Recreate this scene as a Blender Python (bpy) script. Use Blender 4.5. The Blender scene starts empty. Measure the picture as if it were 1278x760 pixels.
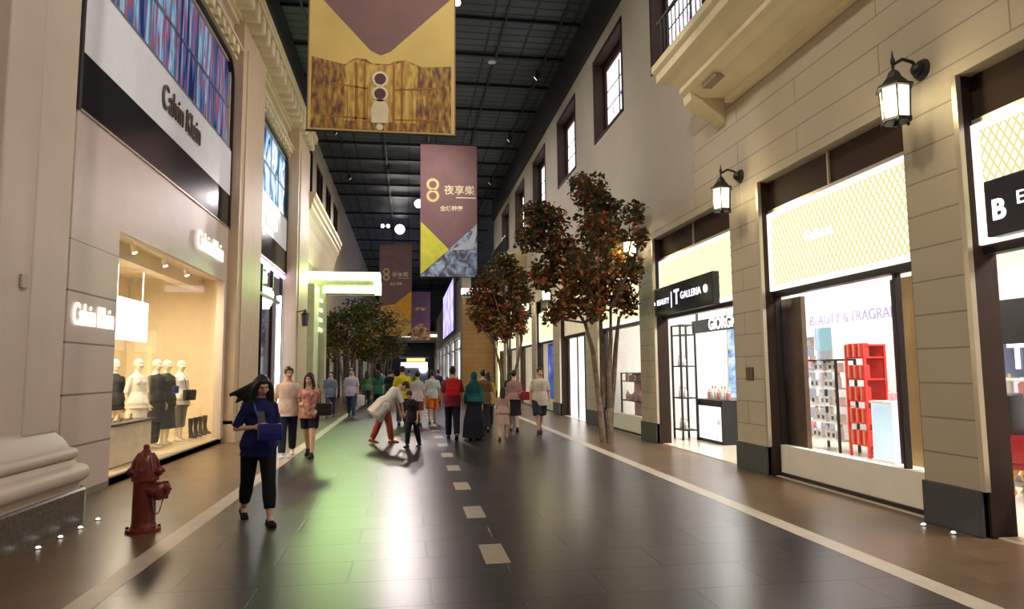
import bpy, bmesh, math, random
from mathutils import Vector, Matrix, Euler
random.seed(7)
PI = math.pi
scene = bpy.context.scene
C = scene.collection
R = math.radians

# ------------------------------------------------------------------ materials
def new_mat(name):
    m = bpy.data.materials.new(name); m.use_nodes = True
    nt = m.node_tree; nt.nodes.clear()
    out = nt.nodes.new('ShaderNodeOutputMaterial')
    return m, nt, out
def N(nt, kind, **kw):
    n = nt.nodes.new('ShaderNode' + kind)
    for k, v in kw.items(): setattr(n, k, v)
    return n
def L(nt, a, b): nt.links.new(a, b)
def c4(c): return (c[0], c[1], c[2], 1.0)
def mat(name, col, rough=.6, metal=0., emis=None, es=0., var=.12, scale=3., bump=0., spec=.5, coat=0.):
    m, nt, out = new_mat(name)
    p = N(nt, 'BsdfPrincipled')
    p.inputs['Roughness'].default_value = rough
    p.inputs['Metallic'].default_value = metal
    p.inputs['Specular IOR Level'].default_value = spec
    p.inputs['Coat Weight'].default_value = coat
    tc = N(nt, 'TexCoord'); nz = N(nt, 'TexNoise')
    nz.inputs['Scale'].default_value = scale; nz.inputs['Detail'].default_value = 4
    L(nt, tc.outputs['Object'], nz.inputs['Vector'])
    rp = N(nt, 'ValToRGB')
    rp.color_ramp.elements[0].position = .3; rp.color_ramp.elements[1].position = .7
    rp.color_ramp.elements[0].color = c4([x * (1 - var) for x in col])
    rp.color_ramp.elements[1].color = c4([min(1, x * (1 + var)) for x in col])
    L(nt, nz.outputs['Fac'], rp.inputs['Fac']); L(nt, rp.outputs['Color'], p.inputs['Base Color'])
    if emis:
        p.inputs['Emission Color'].default_value = c4(emis); p.inputs['Emission Strength'].default_value = es
    if bump:
        b = N(nt, 'Bump'); b.inputs['Strength'].default_value = bump; b.inputs['Distance'].default_value = .01
        L(nt, nz.outputs['Fac'], b.inputs['Height']); L(nt, b.outputs['Normal'], p.inputs['Normal'])
    L(nt, p.outputs['BSDF'], out.inputs['Surface'])
    return m
def brick_mat(name, c1, c2, mortar, bw, rh, ms, axis='yz', off=.5, rough=.6, z0=0., x0=0., bump=.3, spec=.5, stain=.1, nscale=.6, fac_c3=None):
    """blocks or tiles laid over the plane named by axis"""
    m, nt, out = new_mat(name)
    tc = N(nt, 'TexCoord'); sp = N(nt, 'SeparateXYZ'); cb = N(nt, 'CombineXYZ')
    L(nt, tc.outputs['Object'], sp.inputs[0])
    a, b = {'yz': ('Y', 'Z'), 'xy': ('X', 'Y'), 'xz': ('X', 'Z')}[axis]
    for src, dst, o in ((a, 'X', x0), (b, 'Y', z0)):
        ad = N(nt, 'Math', operation='ADD'); ad.inputs[1].default_value = -o
        L(nt, sp.outputs[src], ad.inputs[0]); L(nt, ad.outputs[0], cb.inputs[dst])
    br = N(nt, 'TexBrick'); br.offset = off
    br.inputs['Color1'].default_value = c4(c1); br.inputs['Color2'].default_value = c4(c2)
    br.inputs['Mortar'].default_value = c4(mortar)
    br.inputs['Scale'].default_value = 1; br.inputs['Brick Width'].default_value = bw
    br.inputs['Row Height'].default_value = rh; br.inputs['Mortar Size'].default_value = ms
    br.inputs['Mortar Smooth'].default_value = .2
    L(nt, cb.outputs[0], br.inputs['Vector'])
    nz = N(nt, 'TexNoise'); nz.inputs['Scale'].default_value = nscale; nz.inputs['Detail'].default_value = 6
    L(nt, tc.outputs['Object'], nz.inputs['Vector'])
    mr = N(nt, 'MapRange'); mr.inputs['From Min'].default_value = .3; mr.inputs['From Max'].default_value = .7
    mr.inputs['To Min'].default_value = 1 - stain; mr.inputs['To Max'].default_value = 1 + stain
    L(nt, nz.outputs['Fac'], mr.inputs['Value'])
    mx = N(nt, 'Mix', data_type='RGBA', blend_type='MULTIPLY'); mx.inputs[0].default_value = 1
    L(nt, br.outputs['Color'], mx.inputs[6]); L(nt, mr.outputs[0], mx.inputs[7])
    p = N(nt, 'BsdfPrincipled'); p.inputs['Specular IOR Level'].default_value = spec
    nz2 = N(nt, 'TexNoise'); nz2.inputs['Scale'].default_value = 5; nz2.inputs['Detail'].default_value = 5
    L(nt, tc.outputs['Object'], nz2.inputs['Vector'])
    mr2 = N(nt, 'MapRange'); mr2.inputs['To Min'].default_value = rough * .97; mr2.inputs['To Max'].default_value = min(1, rough * 1.03)
    L(nt, nz2.outputs['Fac'], mr2.inputs['Value']); L(nt, mr2.outputs[0], p.inputs['Roughness'])
    L(nt, mx.outputs[2], p.inputs['Base Color'])
    bp = N(nt, 'Bump'); bp.inputs['Strength'].default_value = bump; bp.inputs['Distance'].default_value = .006; bp.invert = True
    L(nt, br.outputs['Fac'], bp.inputs['Height']); L(nt, bp.outputs['Normal'], p.inputs['Normal'])
    L(nt, p.outputs['BSDF'], out.inputs['Surface'])
    return m
def emit(name, col, s):
    m, nt, out = new_mat(name)
    e = N(nt, 'Emission'); e.inputs['Color'].default_value = c4(col); e.inputs['Strength'].default_value = s
    L(nt, e.outputs[0], out.inputs['Surface']); return m
def glass_mat(name, tint=(1, 1, 1), refl=.08):
    m, nt, out = new_mat(name)
    t = N(nt, 'BsdfTransparent'); t.inputs['Color'].default_value = c4(tint)
    g = N(nt, 'BsdfGlossy'); g.inputs['Roughness'].default_value = .03
    lw = N(nt, 'LayerWeight'); lw.inputs['Blend'].default_value = .5
    pw = N(nt, 'Math', operation='POWER'); pw.inputs[1].default_value = 4; L(nt, lw.outputs['Facing'], pw.inputs[0])
    f = N(nt, 'Math', operation='MULTIPLY_ADD'); f.inputs[1].default_value = .30; f.inputs[2].default_value = .02; L(nt, pw.outputs[0], f.inputs[0])
    mx = N(nt, 'MixShader'); L(nt, f.outputs[0], mx.inputs[0])
    L(nt, t.outputs[0], mx.inputs[1]); L(nt, g.outputs[0], mx.inputs[2])
    L(nt, mx.outputs[0], out.inputs['Surface']); return m
def lattice_mat(name, s=1.6):
    """backlit cream panel with gold diamond lattice"""
    m, nt, out = new_mat(name)
    tc = N(nt, 'TexCoord'); sp = N(nt, 'SeparateXYZ'); L(nt, tc.outputs['Object'], sp.inputs[0])
    hs = []
    for sg in (1, -1):
        a = N(nt, 'Math', operation='MULTIPLY'); a.inputs[1].default_value = 6.5 * sg; L(nt, sp.outputs['Y'], a.inputs[0]); a.inputs[1].default_value = 11. * sg
        b = N(nt, 'Math', operation='MULTIPLY'); b.inputs[1].default_value = 6.5; L(nt, sp.outputs['Z'], b.inputs[0])
        d = N(nt, 'Math', operation='ADD'); L(nt, a.outputs[0], d.inputs[0]); L(nt, b.outputs[0], d.inputs[1])
        e = N(nt, 'Math', operation='FRACT'); L(nt, d.outputs[0], e.inputs[0])
        f = N(nt, 'Math', operation='SUBTRACT'); f.inputs[1].default_value = .5; L(nt, e.outputs[0], f.inputs[0])
        g = N(nt, 'Math', operation='ABSOLUTE'); L(nt, f.outputs[0], g.inputs[0])
        h = N(nt, 'Math', operation='GREATER_THAN'); h.inputs[1].default_value = .36; L(nt, g.outputs[0], h.inputs[0]); hs.append(h)
    mxm = N(nt, 'Math', operation='MAXIMUM'); L(nt, hs[0].outputs[0], mxm.inputs[0]); L(nt, hs[1].outputs[0], mxm.inputs[1])
    mc = N(nt, 'Mix', data_type='RGBA'); L(nt, mxm.outputs[0], mc.inputs[0])
    mc.inputs[6].default_value = (1, .97, .66, 1); mc.inputs[7].default_value = (.60, .55, .27, 1)
    e = N(nt, 'Emission'); e.inputs['Strength'].default_value = s; L(nt, mc.outputs[2], e.inputs['Color'])
    L(nt, e.outputs[0], out.inputs['Surface']); return m
def picture_mat(name, cols, s, sx, sz, axis='yz', detail=3, emission=True, dist=0., rough=.5, stops=None):
    """a printed or backlit picture: streaky patches of colour fixed to the panel"""
    m, nt, out = new_mat(name)
    tc = N(nt, 'TexCoord'); mp = N(nt, 'Mapping'); L(nt, tc.outputs['Object'], mp.inputs['Vector'])
    mp.inputs['Scale'].default_value = {'yz': (1, sx, sz), 'xz': (sx, 1, sz)}[axis]
    nz = N(nt, 'TexNoise'); nz.inputs['Scale'].default_value = 1; nz.inputs['Detail'].default_value = detail
    nz.inputs['Distortion'].default_value = dist
    L(nt, mp.outputs[0], nz.inputs['Vector'])
    rp = N(nt, 'ValToRGB'); rp.color_ramp.interpolation = 'LINEAR'
    n = len(cols); els = rp.color_ramp.elements
    while len(els) < n: els.new(.5)
    for i, c in enumerate(cols):
        els[i].position = (.3 + .4 * i / (n - 1)) if stops is None else stops[i]; els[i].color = c4(c)
    L(nt, nz.outputs['Fac'], rp.inputs['Fac'])
    if emission:
        e = N(nt, 'Emission'); e.inputs['Strength'].default_value = s; L(nt, rp.outputs['Color'], e.inputs['Color'])
    else:
        e = N(nt, 'BsdfPrincipled'); e.inputs['Roughness'].default_value = rough; L(nt, rp.outputs['Color'], e.inputs['Base Color'])
    L(nt, e.outputs[0], out.inputs['Surface']); return m
def leaf_mat():
    m, nt, out = new_mat('leaf')
    at = N(nt, 'Attribute'); at.attribute_name = 'leafcol'
    p = N(nt, 'BsdfPrincipled'); p.inputs['Roughness'].default_value = .5
    L(nt, at.outputs['Color'], p.inputs['Base Color'])
    tr = N(nt, 'BsdfTranslucent'); L(nt, at.outputs['Color'], tr.inputs['Color'])
    mx = N(nt, 'MixShader'); mx.inputs[0].default_value = .25
    L(nt, p.outputs[0], mx.inputs[1]); L(nt, tr.outputs[0], mx.inputs[2]); L(nt, mx.outputs[0], out.inputs['Surface'])
    return m

STONE_R = brick_mat('limestone block cladding', (.46, .40, .30), (.44, .38, .285), (.26, .22, .16), 3.4, .352, .009, 'yz', .5, .55, .38, .0, .5, .3, .07)
PLASTER_R = mat('smooth grey limestone', (.40, .36, .31), .7, var=.05, scale=.8)
STONE_L = mat('warm limestone', (.58, .49, .41), .5, var=.06, scale=1.2, bump=.05)
STONE_LP = brick_mat('pinkish stone panel', (.56, .46, .42), (.55, .45, .41), (.17, .13, .12), 6., .66, .014, 'yz', 0., .35, 1.34, 0, .5, .5, .04)
GRANITE = mat('dark granite', (.10, .075, .055), .3, var=.6, scale=30)
BASE_D = mat('dark slate skirting', (.055, .055, .062), .45, var=.15, scale=6)
CREAM = mat('cream moulding plaster', (.76, .66, .44), .55, var=.05, scale=2)
BROWN = mat('dark brown shopfront panel', (.036, .019, .013), .65, var=.1, spec=.2)
DKMETAL = mat('dark bronze frame', (.035, .025, .025), .35, .6, var=.1)
SATIN = mat('satin champagne metal trim', (.55, .48, .38), .35, .7, var=.05)
BLACK = mat('matte black', (.012, .012, .014), .5, var=.1)
BLACKGL = mat('black glossy strip', (.02, .017, .02), .15, var=.2)
WHITEP = mat('white panel', (.88, .85, .78), .4, var=.03)
WHITEG = mat('pale lilac white sign band', (.80, .82, .92), .35, var=.03)
GLASS = glass_mat('clear shop glass')
LATTICE = lattice_mat('gold lattice lightbox', 1.45)
W_EMIT = emit('white light', (1, .97, .9), 4.)
W_EMIT2 = emit('soft white light panel', (1, .96, .9), 1.5)
WARM_EMIT = emit('warm lantern glass', (1, .86, .55), 6.)
STAIN = picture_mat('backlit stained glass', [(.35, .2, .75), (.95, .95, 1), (1, 1, 1), (.95, 1, .98), (.9, .35, .5), (.2, .45, .4)], 2.2, 5, 3, stops=[.32, .4, .55, .62, .68, .74])
CEILM = brick_mat('dark ceiling tiles', (.062, .078, .102), (.045, .058, .080), (.010, .012, .016), 1.25, .42, .05, 'xy', 0, .6, bump=.6, stain=.4, nscale=.4)
CEILB = mat('dark ceiling steel', (.020, .023, .030), .5, .3, var=.2)
FLOORC = brick_mat('charcoal polished stone tiles', (.046, .040, .045), (.030, .026, .031), (.004, .003, .004), 1.26, .6, .014, 'xy', .5, .30, .08, -.45, .25, .5, .15, 1.2)
FLOORS = brick_mat('brown stone pavement tiles', (.150, .090, .048), (.110, .068, .038), (.06, .04, .025), .9, .45, .006, 'xy', .5, .30, .1, .2, .2, .5, .2, 1.)
STRIPE = mat('pale stone inlay', (.50, .43, .35), .4, var=.08, scale=5)
def fabric(name, col, r=.85): return mat(name, col, r, var=.12, scale=14, bump=.15, spec=.25)

# ------------------------------------------------------------------ mesh helpers
class MB:
    def __init__(s): s.bm = bmesh.new(); s.mi = 0
    def _set(s, faces):
        for f in faces: f.material_index = s.mi
    def box(s, x0, x1, y0, y1, z0, z1, bev=0., M=None):
        vs = [s.bm.verts.new((x, y, z)) for x in (x0, x1) for y in (y0, y1) for z in (z0, z1)]
        q = [(0, 1, 3, 2), (4, 6, 7, 5), (0, 4, 5, 1), (2, 3, 7, 6), (0, 2, 6, 4), (1, 5, 7, 3)]
        fs = [s.bm.faces.new([vs[i] for i in f]) for f in q]; s._set(fs)
        if bev:
            es = list({e for f in fs for e in f.edges})
            r = bmesh.ops.bevel(s.bm, geom=es, offset=bev, segments=2, affect='EDGES', profile=.6)
            s._set(r['faces']); vs = list({v for f in r['faces'] for v in f.verts} | {v for v in vs if v.is_valid})
        if M is not None:
            for v in vs:
                if v.is_valid: v.co = M @ v.co
        return s
    def loft(s, rings, n=16, cap=True, M=None):
        """rings: (centre, rx, ry) horizontal ellipses or (centre, rx, ry, matrix)"""
        prev = None; first = None; M = M or Matrix()
        for rg in rings:
            c = Vector(rg[0]); m3 = rg[3] if len(rg) > 3 else None
            ring = []
            for i in range(n):
                a = 2 * PI * i / n
                v = Vector((rg[1] * math.cos(a), rg[2] * math.sin(a), 0))
                if m3 is not None: v = m3 @ v
                ring.append(s.bm.verts.new(M @ (c + v)))
            if prev:
                s._set([s.bm.faces.new((prev[i], prev[(i + 1) % n], ring[(i + 1) % n], ring[i])) for i in range(n)])
            else: first = ring
            prev = ring
        if cap:
            s._set([s.bm.faces.new(list(reversed(first))), s.bm.faces.new(prev)])
        return s
    def rod(s, p0, p1, r0, r1=None, n=12, flat=1., M=None, side=None):
        p0, p1 = Vector(p0), Vector(p1); r1 = r0 if r1 is None else r1
        d = p1 - p0
        if d.length < 1e-6: return s
        if side is not None:
            z = d.normalized(); x = (Vector(side) - z * z.dot(Vector(side))).normalized(); y = z.cross(x)
            m3 = Matrix((x, y, z)).transposed()
        else: m3 = d.to_track_quat('Z', 'Y').to_matrix()
        return s.loft([(p0, r0, r0 * flat, m3), (p1, r1, r1 * flat, m3)], n, True, M)
    def path(s, pts, rad, n=8, M=None):
        pts = [Vector(p) for p in pts]; rings = []
        for i, p in enumerate(pts):
            d = (pts[min(i + 1, len(pts) - 1)] - pts[max(i - 1, 0)]).normalized()
            r = rad[i] if isinstance(rad, (list, tuple)) else rad
            rings.append((p, r, r, d.to_track_quat('Z', 'Y').to_matrix()))
        return s.loft(rings, n, True, M)
    def ball(s, c, rx, ry=None, rz=None, M=None, u=14, v=10, rot=None):
        ry = rx if ry is None else ry; rz = rx if rz is None else rz
        T = (M or Matrix()) @ Matrix.Translation(c) @ (rot.to_4x4() if rot else Matrix()) @ Matrix.Diagonal((rx, ry, rz, 1))
        r = bmesh.ops.create_uvsphere(s.bm, u_segments=u, v_segments=v, radius=1, matrix=T)
        s._set({f for w in r['verts'] for f in w.link_faces}); return s
    def lathe(s, prof, c=(0, 0, 0), n=24, M=None):
        T = (M or Matrix()) @ Matrix.Translation(c)
        return s.loft([((0, 0, z), max(r, 1e-4), max(r, 1e-4)) for r, z in prof], n, True, T)
    def poly(s, pts):
        f = s.bm.faces.new([s.bm.verts.new(p) for p in pts]); s._set([f]); return s
    def prism(s, pts, off):
        """flat outline pts (3-D) pushed along off into a solid"""
        o = Vector(off); a = [s.bm.verts.new(p) for p in pts]; b = [s.bm.verts.new(Vector(p) + o) for p in pts]
        k = len(pts); fs = [s.bm.faces.new(a), s.bm.faces.new(list(reversed(b)))]
        fs += [s.bm.faces.new((a[(i + 1) % k], a[i], b[i], b[(i + 1) % k])) for i in range(k)]
        s._set(fs); return s
    def mesh(s, name, mats, smooth=False, recalc=True):
        if recalc: bmesh.ops.recalc_face_normals(s.bm, faces=s.bm.faces)
        me = bpy.data.meshes.new(name); s.bm.to_mesh(me); s.bm.free()
        for m in (mats if isinstance(mats, (list, tuple)) else [mats]): me.materials.append(m)
        if smooth:
            me.polygons.foreach_set('use_smooth', [True] * len(me.polygons))
            try: me.set_sharp_from_angle(angle=R(40))
            except Exception: pass
        return me
def link(name, me, parent=None, loc=None, rz=0):
    o = bpy.data.objects.new(name, me); C.objects.link(o); o.parent = parent
    if loc is not None: o.location = loc
    if rz: o.rotation_euler.z = rz
    return o
def build(mb, name, mats, parent=None, smooth=False, **kw): return link(name, mb.mesh(name, mats, smooth), parent, **kw)
def tag(o, label, cat=None, group=None, kind=None):
    o['label'] = label
    if cat: o['category'] = cat
    if group: o['group'] = group
    if kind: o['kind'] = kind
    return o
def thing(name, label, cat, loc=(0, 0, 0), rz=0, group=None, kind=None):
    o = bpy.data.objects.new(name, None); C.objects.link(o); o.location = loc; o.rotation_euler.z = rz
    o.empty_display_size = .1
    return tag(o, label, cat, group, kind)
def kids(o): return [c for c in C.objects if c.parent == o]
def dup(root, loc=None, rz=None, label=None, group=None, scale=None):
    def cp(o, par):
        c = o.copy(); C.objects.link(c); c.parent = par
        for k in list(o.children): cp(k, c)
        return c
    r = cp(root, None)
    if loc is not None: r.location = loc
    if rz is not None: r.rotation_euler.z = rz
    if label: r['label'] = label
    if group: r['group'] = group
    if scale: r.scale = scale
    return r
def structure(o, label, cat): return tag(o, label, cat, None, 'structure')
def text_mesh(name, body, size, m, parent, M, extrude=.004, align='CENTER', bold=0., squash=1.):
    cu = bpy.data.curves.new(name, 'FONT'); cu.body = body; cu.size = size; cu.extrude = extrude
    cu.align_x = align; cu.align_y = 'CENTER'; cu.offset = bold
    t = bpy.data.objects.new('tmp', cu); C.objects.link(t)
    dg = bpy.context.evaluated_depsgraph_get(); dg.update()
    me = bpy.data.meshes.new_from_object(t.evaluated_get(dg)); bpy.data.objects.remove(t)
    me.transform(M @ Matrix.Diagonal((squash, 1, 1, 1))); me.materials.clear(); me.materials.append(m)
    me.name = name
    return link(name, me, parent)
def face_M(o, x, z):
    """matrix whose local x and y run along the world vectors x and z at o"""
    x, z = Vector(x), Vector(z); n = x.cross(z)
    m = Matrix((x, z, n)).transposed().to_4x4(); m.translation = Vector(o); return m
M_RIGHT = lambda o: face_M(o, (0, -1, 0), (0, 0, 1))      # read while looking towards +X
M_LEFT = lambda o: face_M(o, (0, 1, 0), (0, 0, 1))        # read while looking towards -X
M_FRONT = lambda o: face_M(o, (1, 0, 0), (0, 0, 1))       # read while looking towards +Y

def wall_holes(mb, x0, x1, ya, yb, za, zb, holes):
    """wall slab with rectangular through holes (y0,y1,z0,z1)"""
    ys = sorted({ya, yb} | {min(max(h[i], ya), yb) for h in holes for i in (0, 1)})
    zs = sorted({za, zb} | {min(max(h[i], za), zb) for h in holes for i in (2, 3)})
    for i in range(len(ys) - 1):
        run = None
        for j in range(len(zs) - 1):
            cy, cz = (ys[i] + ys[i + 1]) / 2, (zs[j] + zs[j + 1]) / 2
            solid = not any(h[0] < cy < h[1] and h[2] < cz < h[3] for h in holes)
            if solid: run = [zs[j], zs[j + 1]] if run is None else [run[0], zs[j + 1]]
            if (not solid or j == len(zs) - 2) and run:
                mb.box(x0, x1, ys[i], ys[i + 1], run[0], run[1]); run = None
def sweep(mb, x0, x1, y0, y1, prof, r=.0):
    """moulding: stack of rectangles grown by offset, prof = (offset, z)"""
    prev = None; first = None
    for o, z in prof:
        ring = [mb.bm.verts.new(p) for p in ((x0 - o, y0 - o, z), (x1 + o, y0 - o, z), (x1 + o, y1 + o, z), (x0 - o, y1 + o, z))]
        if prev: mb._set([mb.bm.faces.new((prev[i], prev[(i + 1) % 4], ring[(i + 1) % 4], ring[i])) for i in range(4)])
        else: first = ring
        prev = ring
    mb._set([mb.bm.faces.new(list(reversed(first))), mb.bm.faces.new(prev)])

XW = 5.35      # street face of the wall beyond the inlay on the shop side
XG = 5.55      # shop glass
CZ = 12.3      # ceiling
# ------------------------------------------------------------------ floor
mb = MB()
XS = [-9, -2.33, 3.92, 12.5]
for i, mi in ((0, 1), (1, 0), (2, 1)):
    mb.mi = mi
    mb.box(XS[i], XS[i + 1], -6, 95, -.2, 0)
floor = build(mb, 'floor', [FLOORC, FLOORS])
structure(floor, 'polished charcoal tiled walkway with brown stone pavements along both shop rows', 'floor')
for xa, nm in ((-2.33, 'pale inlay stripe running along the walkway edge by the hydrant'), (3.72, 'pale inlay stripe running along the walkway edge by the trees')):
    mb = MB(); mb.box(xa, xa + .2, -6, 90, -.01, .002)
    s = build(mb, 'inlay_stripe', STRIPE, floor); s['label'] = nm
y = 4.02 - 1.8 * 2
while y < 60:
    mb = MB(); mb.box(.655, .865, y, y + .64, -.01, .003)
    build(mb, 'inlay_dash', STRIPE, floor); y += 1.79
# ------------------------------------------------------------------ ceiling
mb = MB()
mb.box(-9, 12, -6, 95, CZ, CZ + .2)
ceil = build(mb, 'ceiling', CEILM); structure(ceil, 'dark slatted ceiling high above the indoor street', 'ceiling')
for i, x in enumerate((-3.1, -1.1, .9, 2.9, 4.6)):
    mb = MB(); mb.box(x - .03, x + .03, -6, 92, CZ - .1, CZ); build(mb, 'runner_rail', CEILB, ceil)
y = -2.
while y < 92:
    mb = MB(); mb.box(-5, 6, y - .035, y + .035, CZ - .10, CZ - .0); build(mb, 'cross_beam', CEILB, ceil); y += 2.4 if y < 40 else 4.8

# ------------------------------------------------------------------ wall with the duty free shops (towards +X)
PIL = [(5.78, 6.5), (9.65, 10.58), (14.25, 15.2), (18.8, 20.1), (23.7, 24.8), (28.2, 29.2), (32.6, 33.6), (37.0, 38.0), (41.4, 42.6)]
OPN = [(-3.0, 1.5)] + [(2.2, 5.78)] + [(PIL[i][1], PIL[i + 1][0]) for i in range(len(PIL) - 1)]
OT = 4.47
UW = [(6.35, 9.05, 8.1, 10.6), (11.2, 13.95, 8.1, 10.6)] + [(15.95 + 4.9 * k, 18.65 + 4.9 * k, 8.1, 10.6) for k in range(5)]
mb = MB()
wall_holes(mb, XW, XW + .3, -6, 11.9, 0, 7.0, [(a, b, -1, OT) for a, b in OPN])
wall_holes(mb, XW, XW + .3, 11.9, 42, 0, 4.82, [(a, b, -1, OT) for a, b in OPN])
mb.mi = 1
wall_holes(mb, XW, XW + .55, 11.9, 42, 4.82, 7.0, [])
wall_holes(mb, XW, XW + .55, -6, 42, 7.0, 11.0, UW)
wall_r = build(mb, 'wall_right', [STONE_R, PLASTER_R]); structure(wall_r, 'tall limestone wall over the duty free shopfronts with square piers between them', 'wall')
mb = MB(); mb.box(XW - .12, XW + .6, -6, 42, 11.0, CZ)
structure(build(mb, 'trim_1', BLACK), 'black bulkhead between the shop wall top and the ceiling', 'bulkhead')
for i, (a, b) in enumerate(PIL):
    mb = MB(); mb.box(XW - .03, XW + .32, a - .0, b + .02, 0, .43, .006)
    structure(build(mb, 'baseboard_right', BASE_D),
              'dark slate skirting round the foot of pier %s' % ['nearest the armchair shop', 'beside the white display window', 'behind the tall tree', 'past the tall tree', 'by the yellow panelled shop', 'beyond the blue poster', 'deep down the shop row', 'second to last in the row', 'last in the row'][i], 'skirting')
    mb = MB(); mb.box(XW - .015, XW + .04, a - .05, a + .01, .43, OT); mb.mi = 1; mb.box(XW + .04, XW + .31, a - .03, a + .0, .0, OT); mb.box(XW + .02, XW + .31, b, b + .03, .0, OT); build(mb, 'trim_%d' % (10 + i), [SATIN, BROWN])
    structure(C.objects['trim_%d' % (10 + i)], 'champagne metal edge strip on pier %s' % ['nearest the armchair shop', 'beside the white display window', 'behind the tall tree', 'past the tall tree', 'by the yellow panelled shop', 'beyond the blue poster', 'deep down the shop row', 'second to last in the row', 'last in the row'][i], 'trim')
# upper windows
wlab = ['above the big cream balcony, nearer lamp', 'half hidden by the tip of the cream balcony', 'next past the cream balcony', 'second past the cream balcony', 'above the tall tree top', 'above the far small balcony', 'last of the upper row']
for i, (a, b, z0, z1) in enumerate(UW):
    mb = MB()
    t = .09
    for (ya, yb, za, zb) in ((a, a + t, z0, z1), (b - t, b, z0, z1), (a, b, z1 - .14, z1), (a, b, z0, z0 + t)):
        mb.box(XW - .02, XW + .56, ya, yb, za, zb)
    mb.box(XW + .30, XW + .5, a + t, a + .2, z0 + t, z1 - t); mb.box(XW + .30, XW + .5, b - .2, b - t, z0 + t, z1 - t)
    mb.box(XW + .30, XW + .5, a + .2, b - .2, z1 - .35, z1 - .1)
    w = build(mb, 'window_%d' % (i + 1), BROWN)
    structure(w, 'deep brown framed backlit upper window, ' + wlab[i], 'window')
    mb = MB(); mb.box(XW + .36, XW + .42, a + .2, b - .2, z0 + t, z1 - .33)
    pn = build(mb, 'stained_pane', STAIN, w)
    mb = MB()
    yc = (a + b) / 2
    mb.box(XW + .33, XW + .37, yc - .02, yc + .02, z0 + t, z1 - .5)
    for k in (1, 2, 3): mb.box(XW + .33, XW + .37, a + .2, b - .2, z0 + k * .5, z0 + k * .5 + .015)
    build(mb, 'glazing_bars', BLACKGL, w)
# balconies
def balcony(name, label, y0, y1):
    root = thing(name, label, 'balcony')
    mb = MB()
    x1 = XW + .02
    prof = [(.15, 6.02), (.15, 6.12), (.42, 6.2), (.5, 6.26), (.62, 6.30), (.70, 6.36), (.70, 6.44), (.78, 6.50), (.92, 6.62), (1.0, 6.66), (1.0, 6.80), (1.06, 6.86), (1.06, 6.98), (.9, 6.98)]
    prev = None
    first = None
    for o, z in prof:
        ye = y1 - 1.06 + o; ys = y0 + 1.06 - o
        ring = [mb.bm.verts.new(p) for p in ((XW - o, ys, z), (x1, ys, z), (x1, ye, z), (XW - o, ye, z))]
        if prev: [mb.bm.faces.new((prev[k], prev[(k + 1) % 4], ring[(k + 1) % 4], ring[k])) for k in range(4)]
        else: first = ring
        prev = ring
    mb.bm.faces.new(prev); mb.bm.faces.new(first)
    sl = build(mb, 'moulded_slab', CREAM, root)
    for yb in (y1 - .62, y0 + .3):
        mb = MB(); pts = [(XW, yb, 5.78), (XW - .08, yb, 5.80), (XW - .16, yb, 5.90), (XW - .34, yb, 5.99), (XW - .5, yb, 6.08), (XW - .6, yb, 6.16), (XW - .62, yb, 6.3), (XW, yb, 6.3)]
        mb.prism(pts, (0, .3, 0)); build(mb, 'bracket', CREAM, root)
    mb = MB(); mb.box(XW - .58, XW - .2, y1 - 1.5, y1 - 1.0, 6.2, 6.24); build(mb, 'soffit_grille', mat('soffit grille', (.3, .24, .2), .6), root)
    mb = MB()
    mb.box(XW - .98, XW - .93, y0 + .1, y1 - .1, 7.72, 7.77)
    yy = y0 + .15
    while yy < y1 - .1:
        mb.rod((XW - .955, yy, 6.97), (XW - .955, yy, 7.73), .012, n=6); yy += .16
    build(mb, 'railing', BLACK, root)
    return root
balcony('balcony', 'large cream moulded balcony high on the shop wall above the wall lanterns', 2.0, 11.2)
b2 = balcony('balcony', 'small cream balcony on the shop wall beyond the tall tree', 30.2, 35.6)

# wall lanterns
def lantern(name, label, y, z):
    r = thing(name, label, 'wall lantern', (XW, y, z), 0, None); r.scale = (1.14, 1.14, 1.14)
    mb = MB()
    mb.rod((0, 0, 0), (-.04, 0, 0), .10, .08, 20); mb.ball((-.05, 0, 0), .06, .06, .06)
    mb.path([(-.03, 0, .0), (-.1, 0, .07), (-.2, 0, .09), (-.30, 0, .03), (-.30, 0, -.06)], .016)
    mb.ball((-.30, 0, .06), .02, .02, .05); mb.rod((-.3, 0, .08), (-.3, 0, .16), .012, .004)
    build(mb, 'bracket_arm', BLACK, r, True)
    mb = MB(); mb.lathe([(.02, -.02), (.05, -.05), (.07, -.10), (.12, -.16), (.165, -.185), (.165, -.205), (.13, -.21)], (-.30, 0, 0), 6)
    build(mb, 'roof', BLACK, r)
    mb = MB(); mb.lathe([(.115, -.50), (.13, -.21)], (-.30, 0, 0), 6); build(mb, 'glass_shade', WARM_EMIT, r)
    mb = MB()
    for k in range(6):
        a = PI / 3 * k
        mb.rod((-.3 + .133 * math.cos(a), .133 * math.sin(a), -.2), (-.3 + .118 * math.cos(a), .118 * math.sin(a), -.5), .009, n=6)
    mb.lathe([(.125, -.52), (.135, -.515), (.135, -.49), (.125, -.49)], (-.30, 0, 0), 6)
    for k in range(6):
        a = PI / 3 * k
        mb.ball((-.3 + .12 * math.cos(a), .12 * math.sin(a), -.525), .014)
    build(mb, 'cage', BLACK, r)
    mb = MB(); mb.ball((-.3, 0, -.54), .03, .03, .02); build(mb, 'finial', BLACK, r)
    li = bpy.data.lights.new('lantern_glow', 'POINT'); li.energy = 30; li.color = (1, .80, .45); li.shadow_soft_size = .12
    lo = bpy.data.objects.new('lantern_glow', li); C.objects.link(lo); lo.location = (XW - .52, y - .05, z - .42)
    return r
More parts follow.
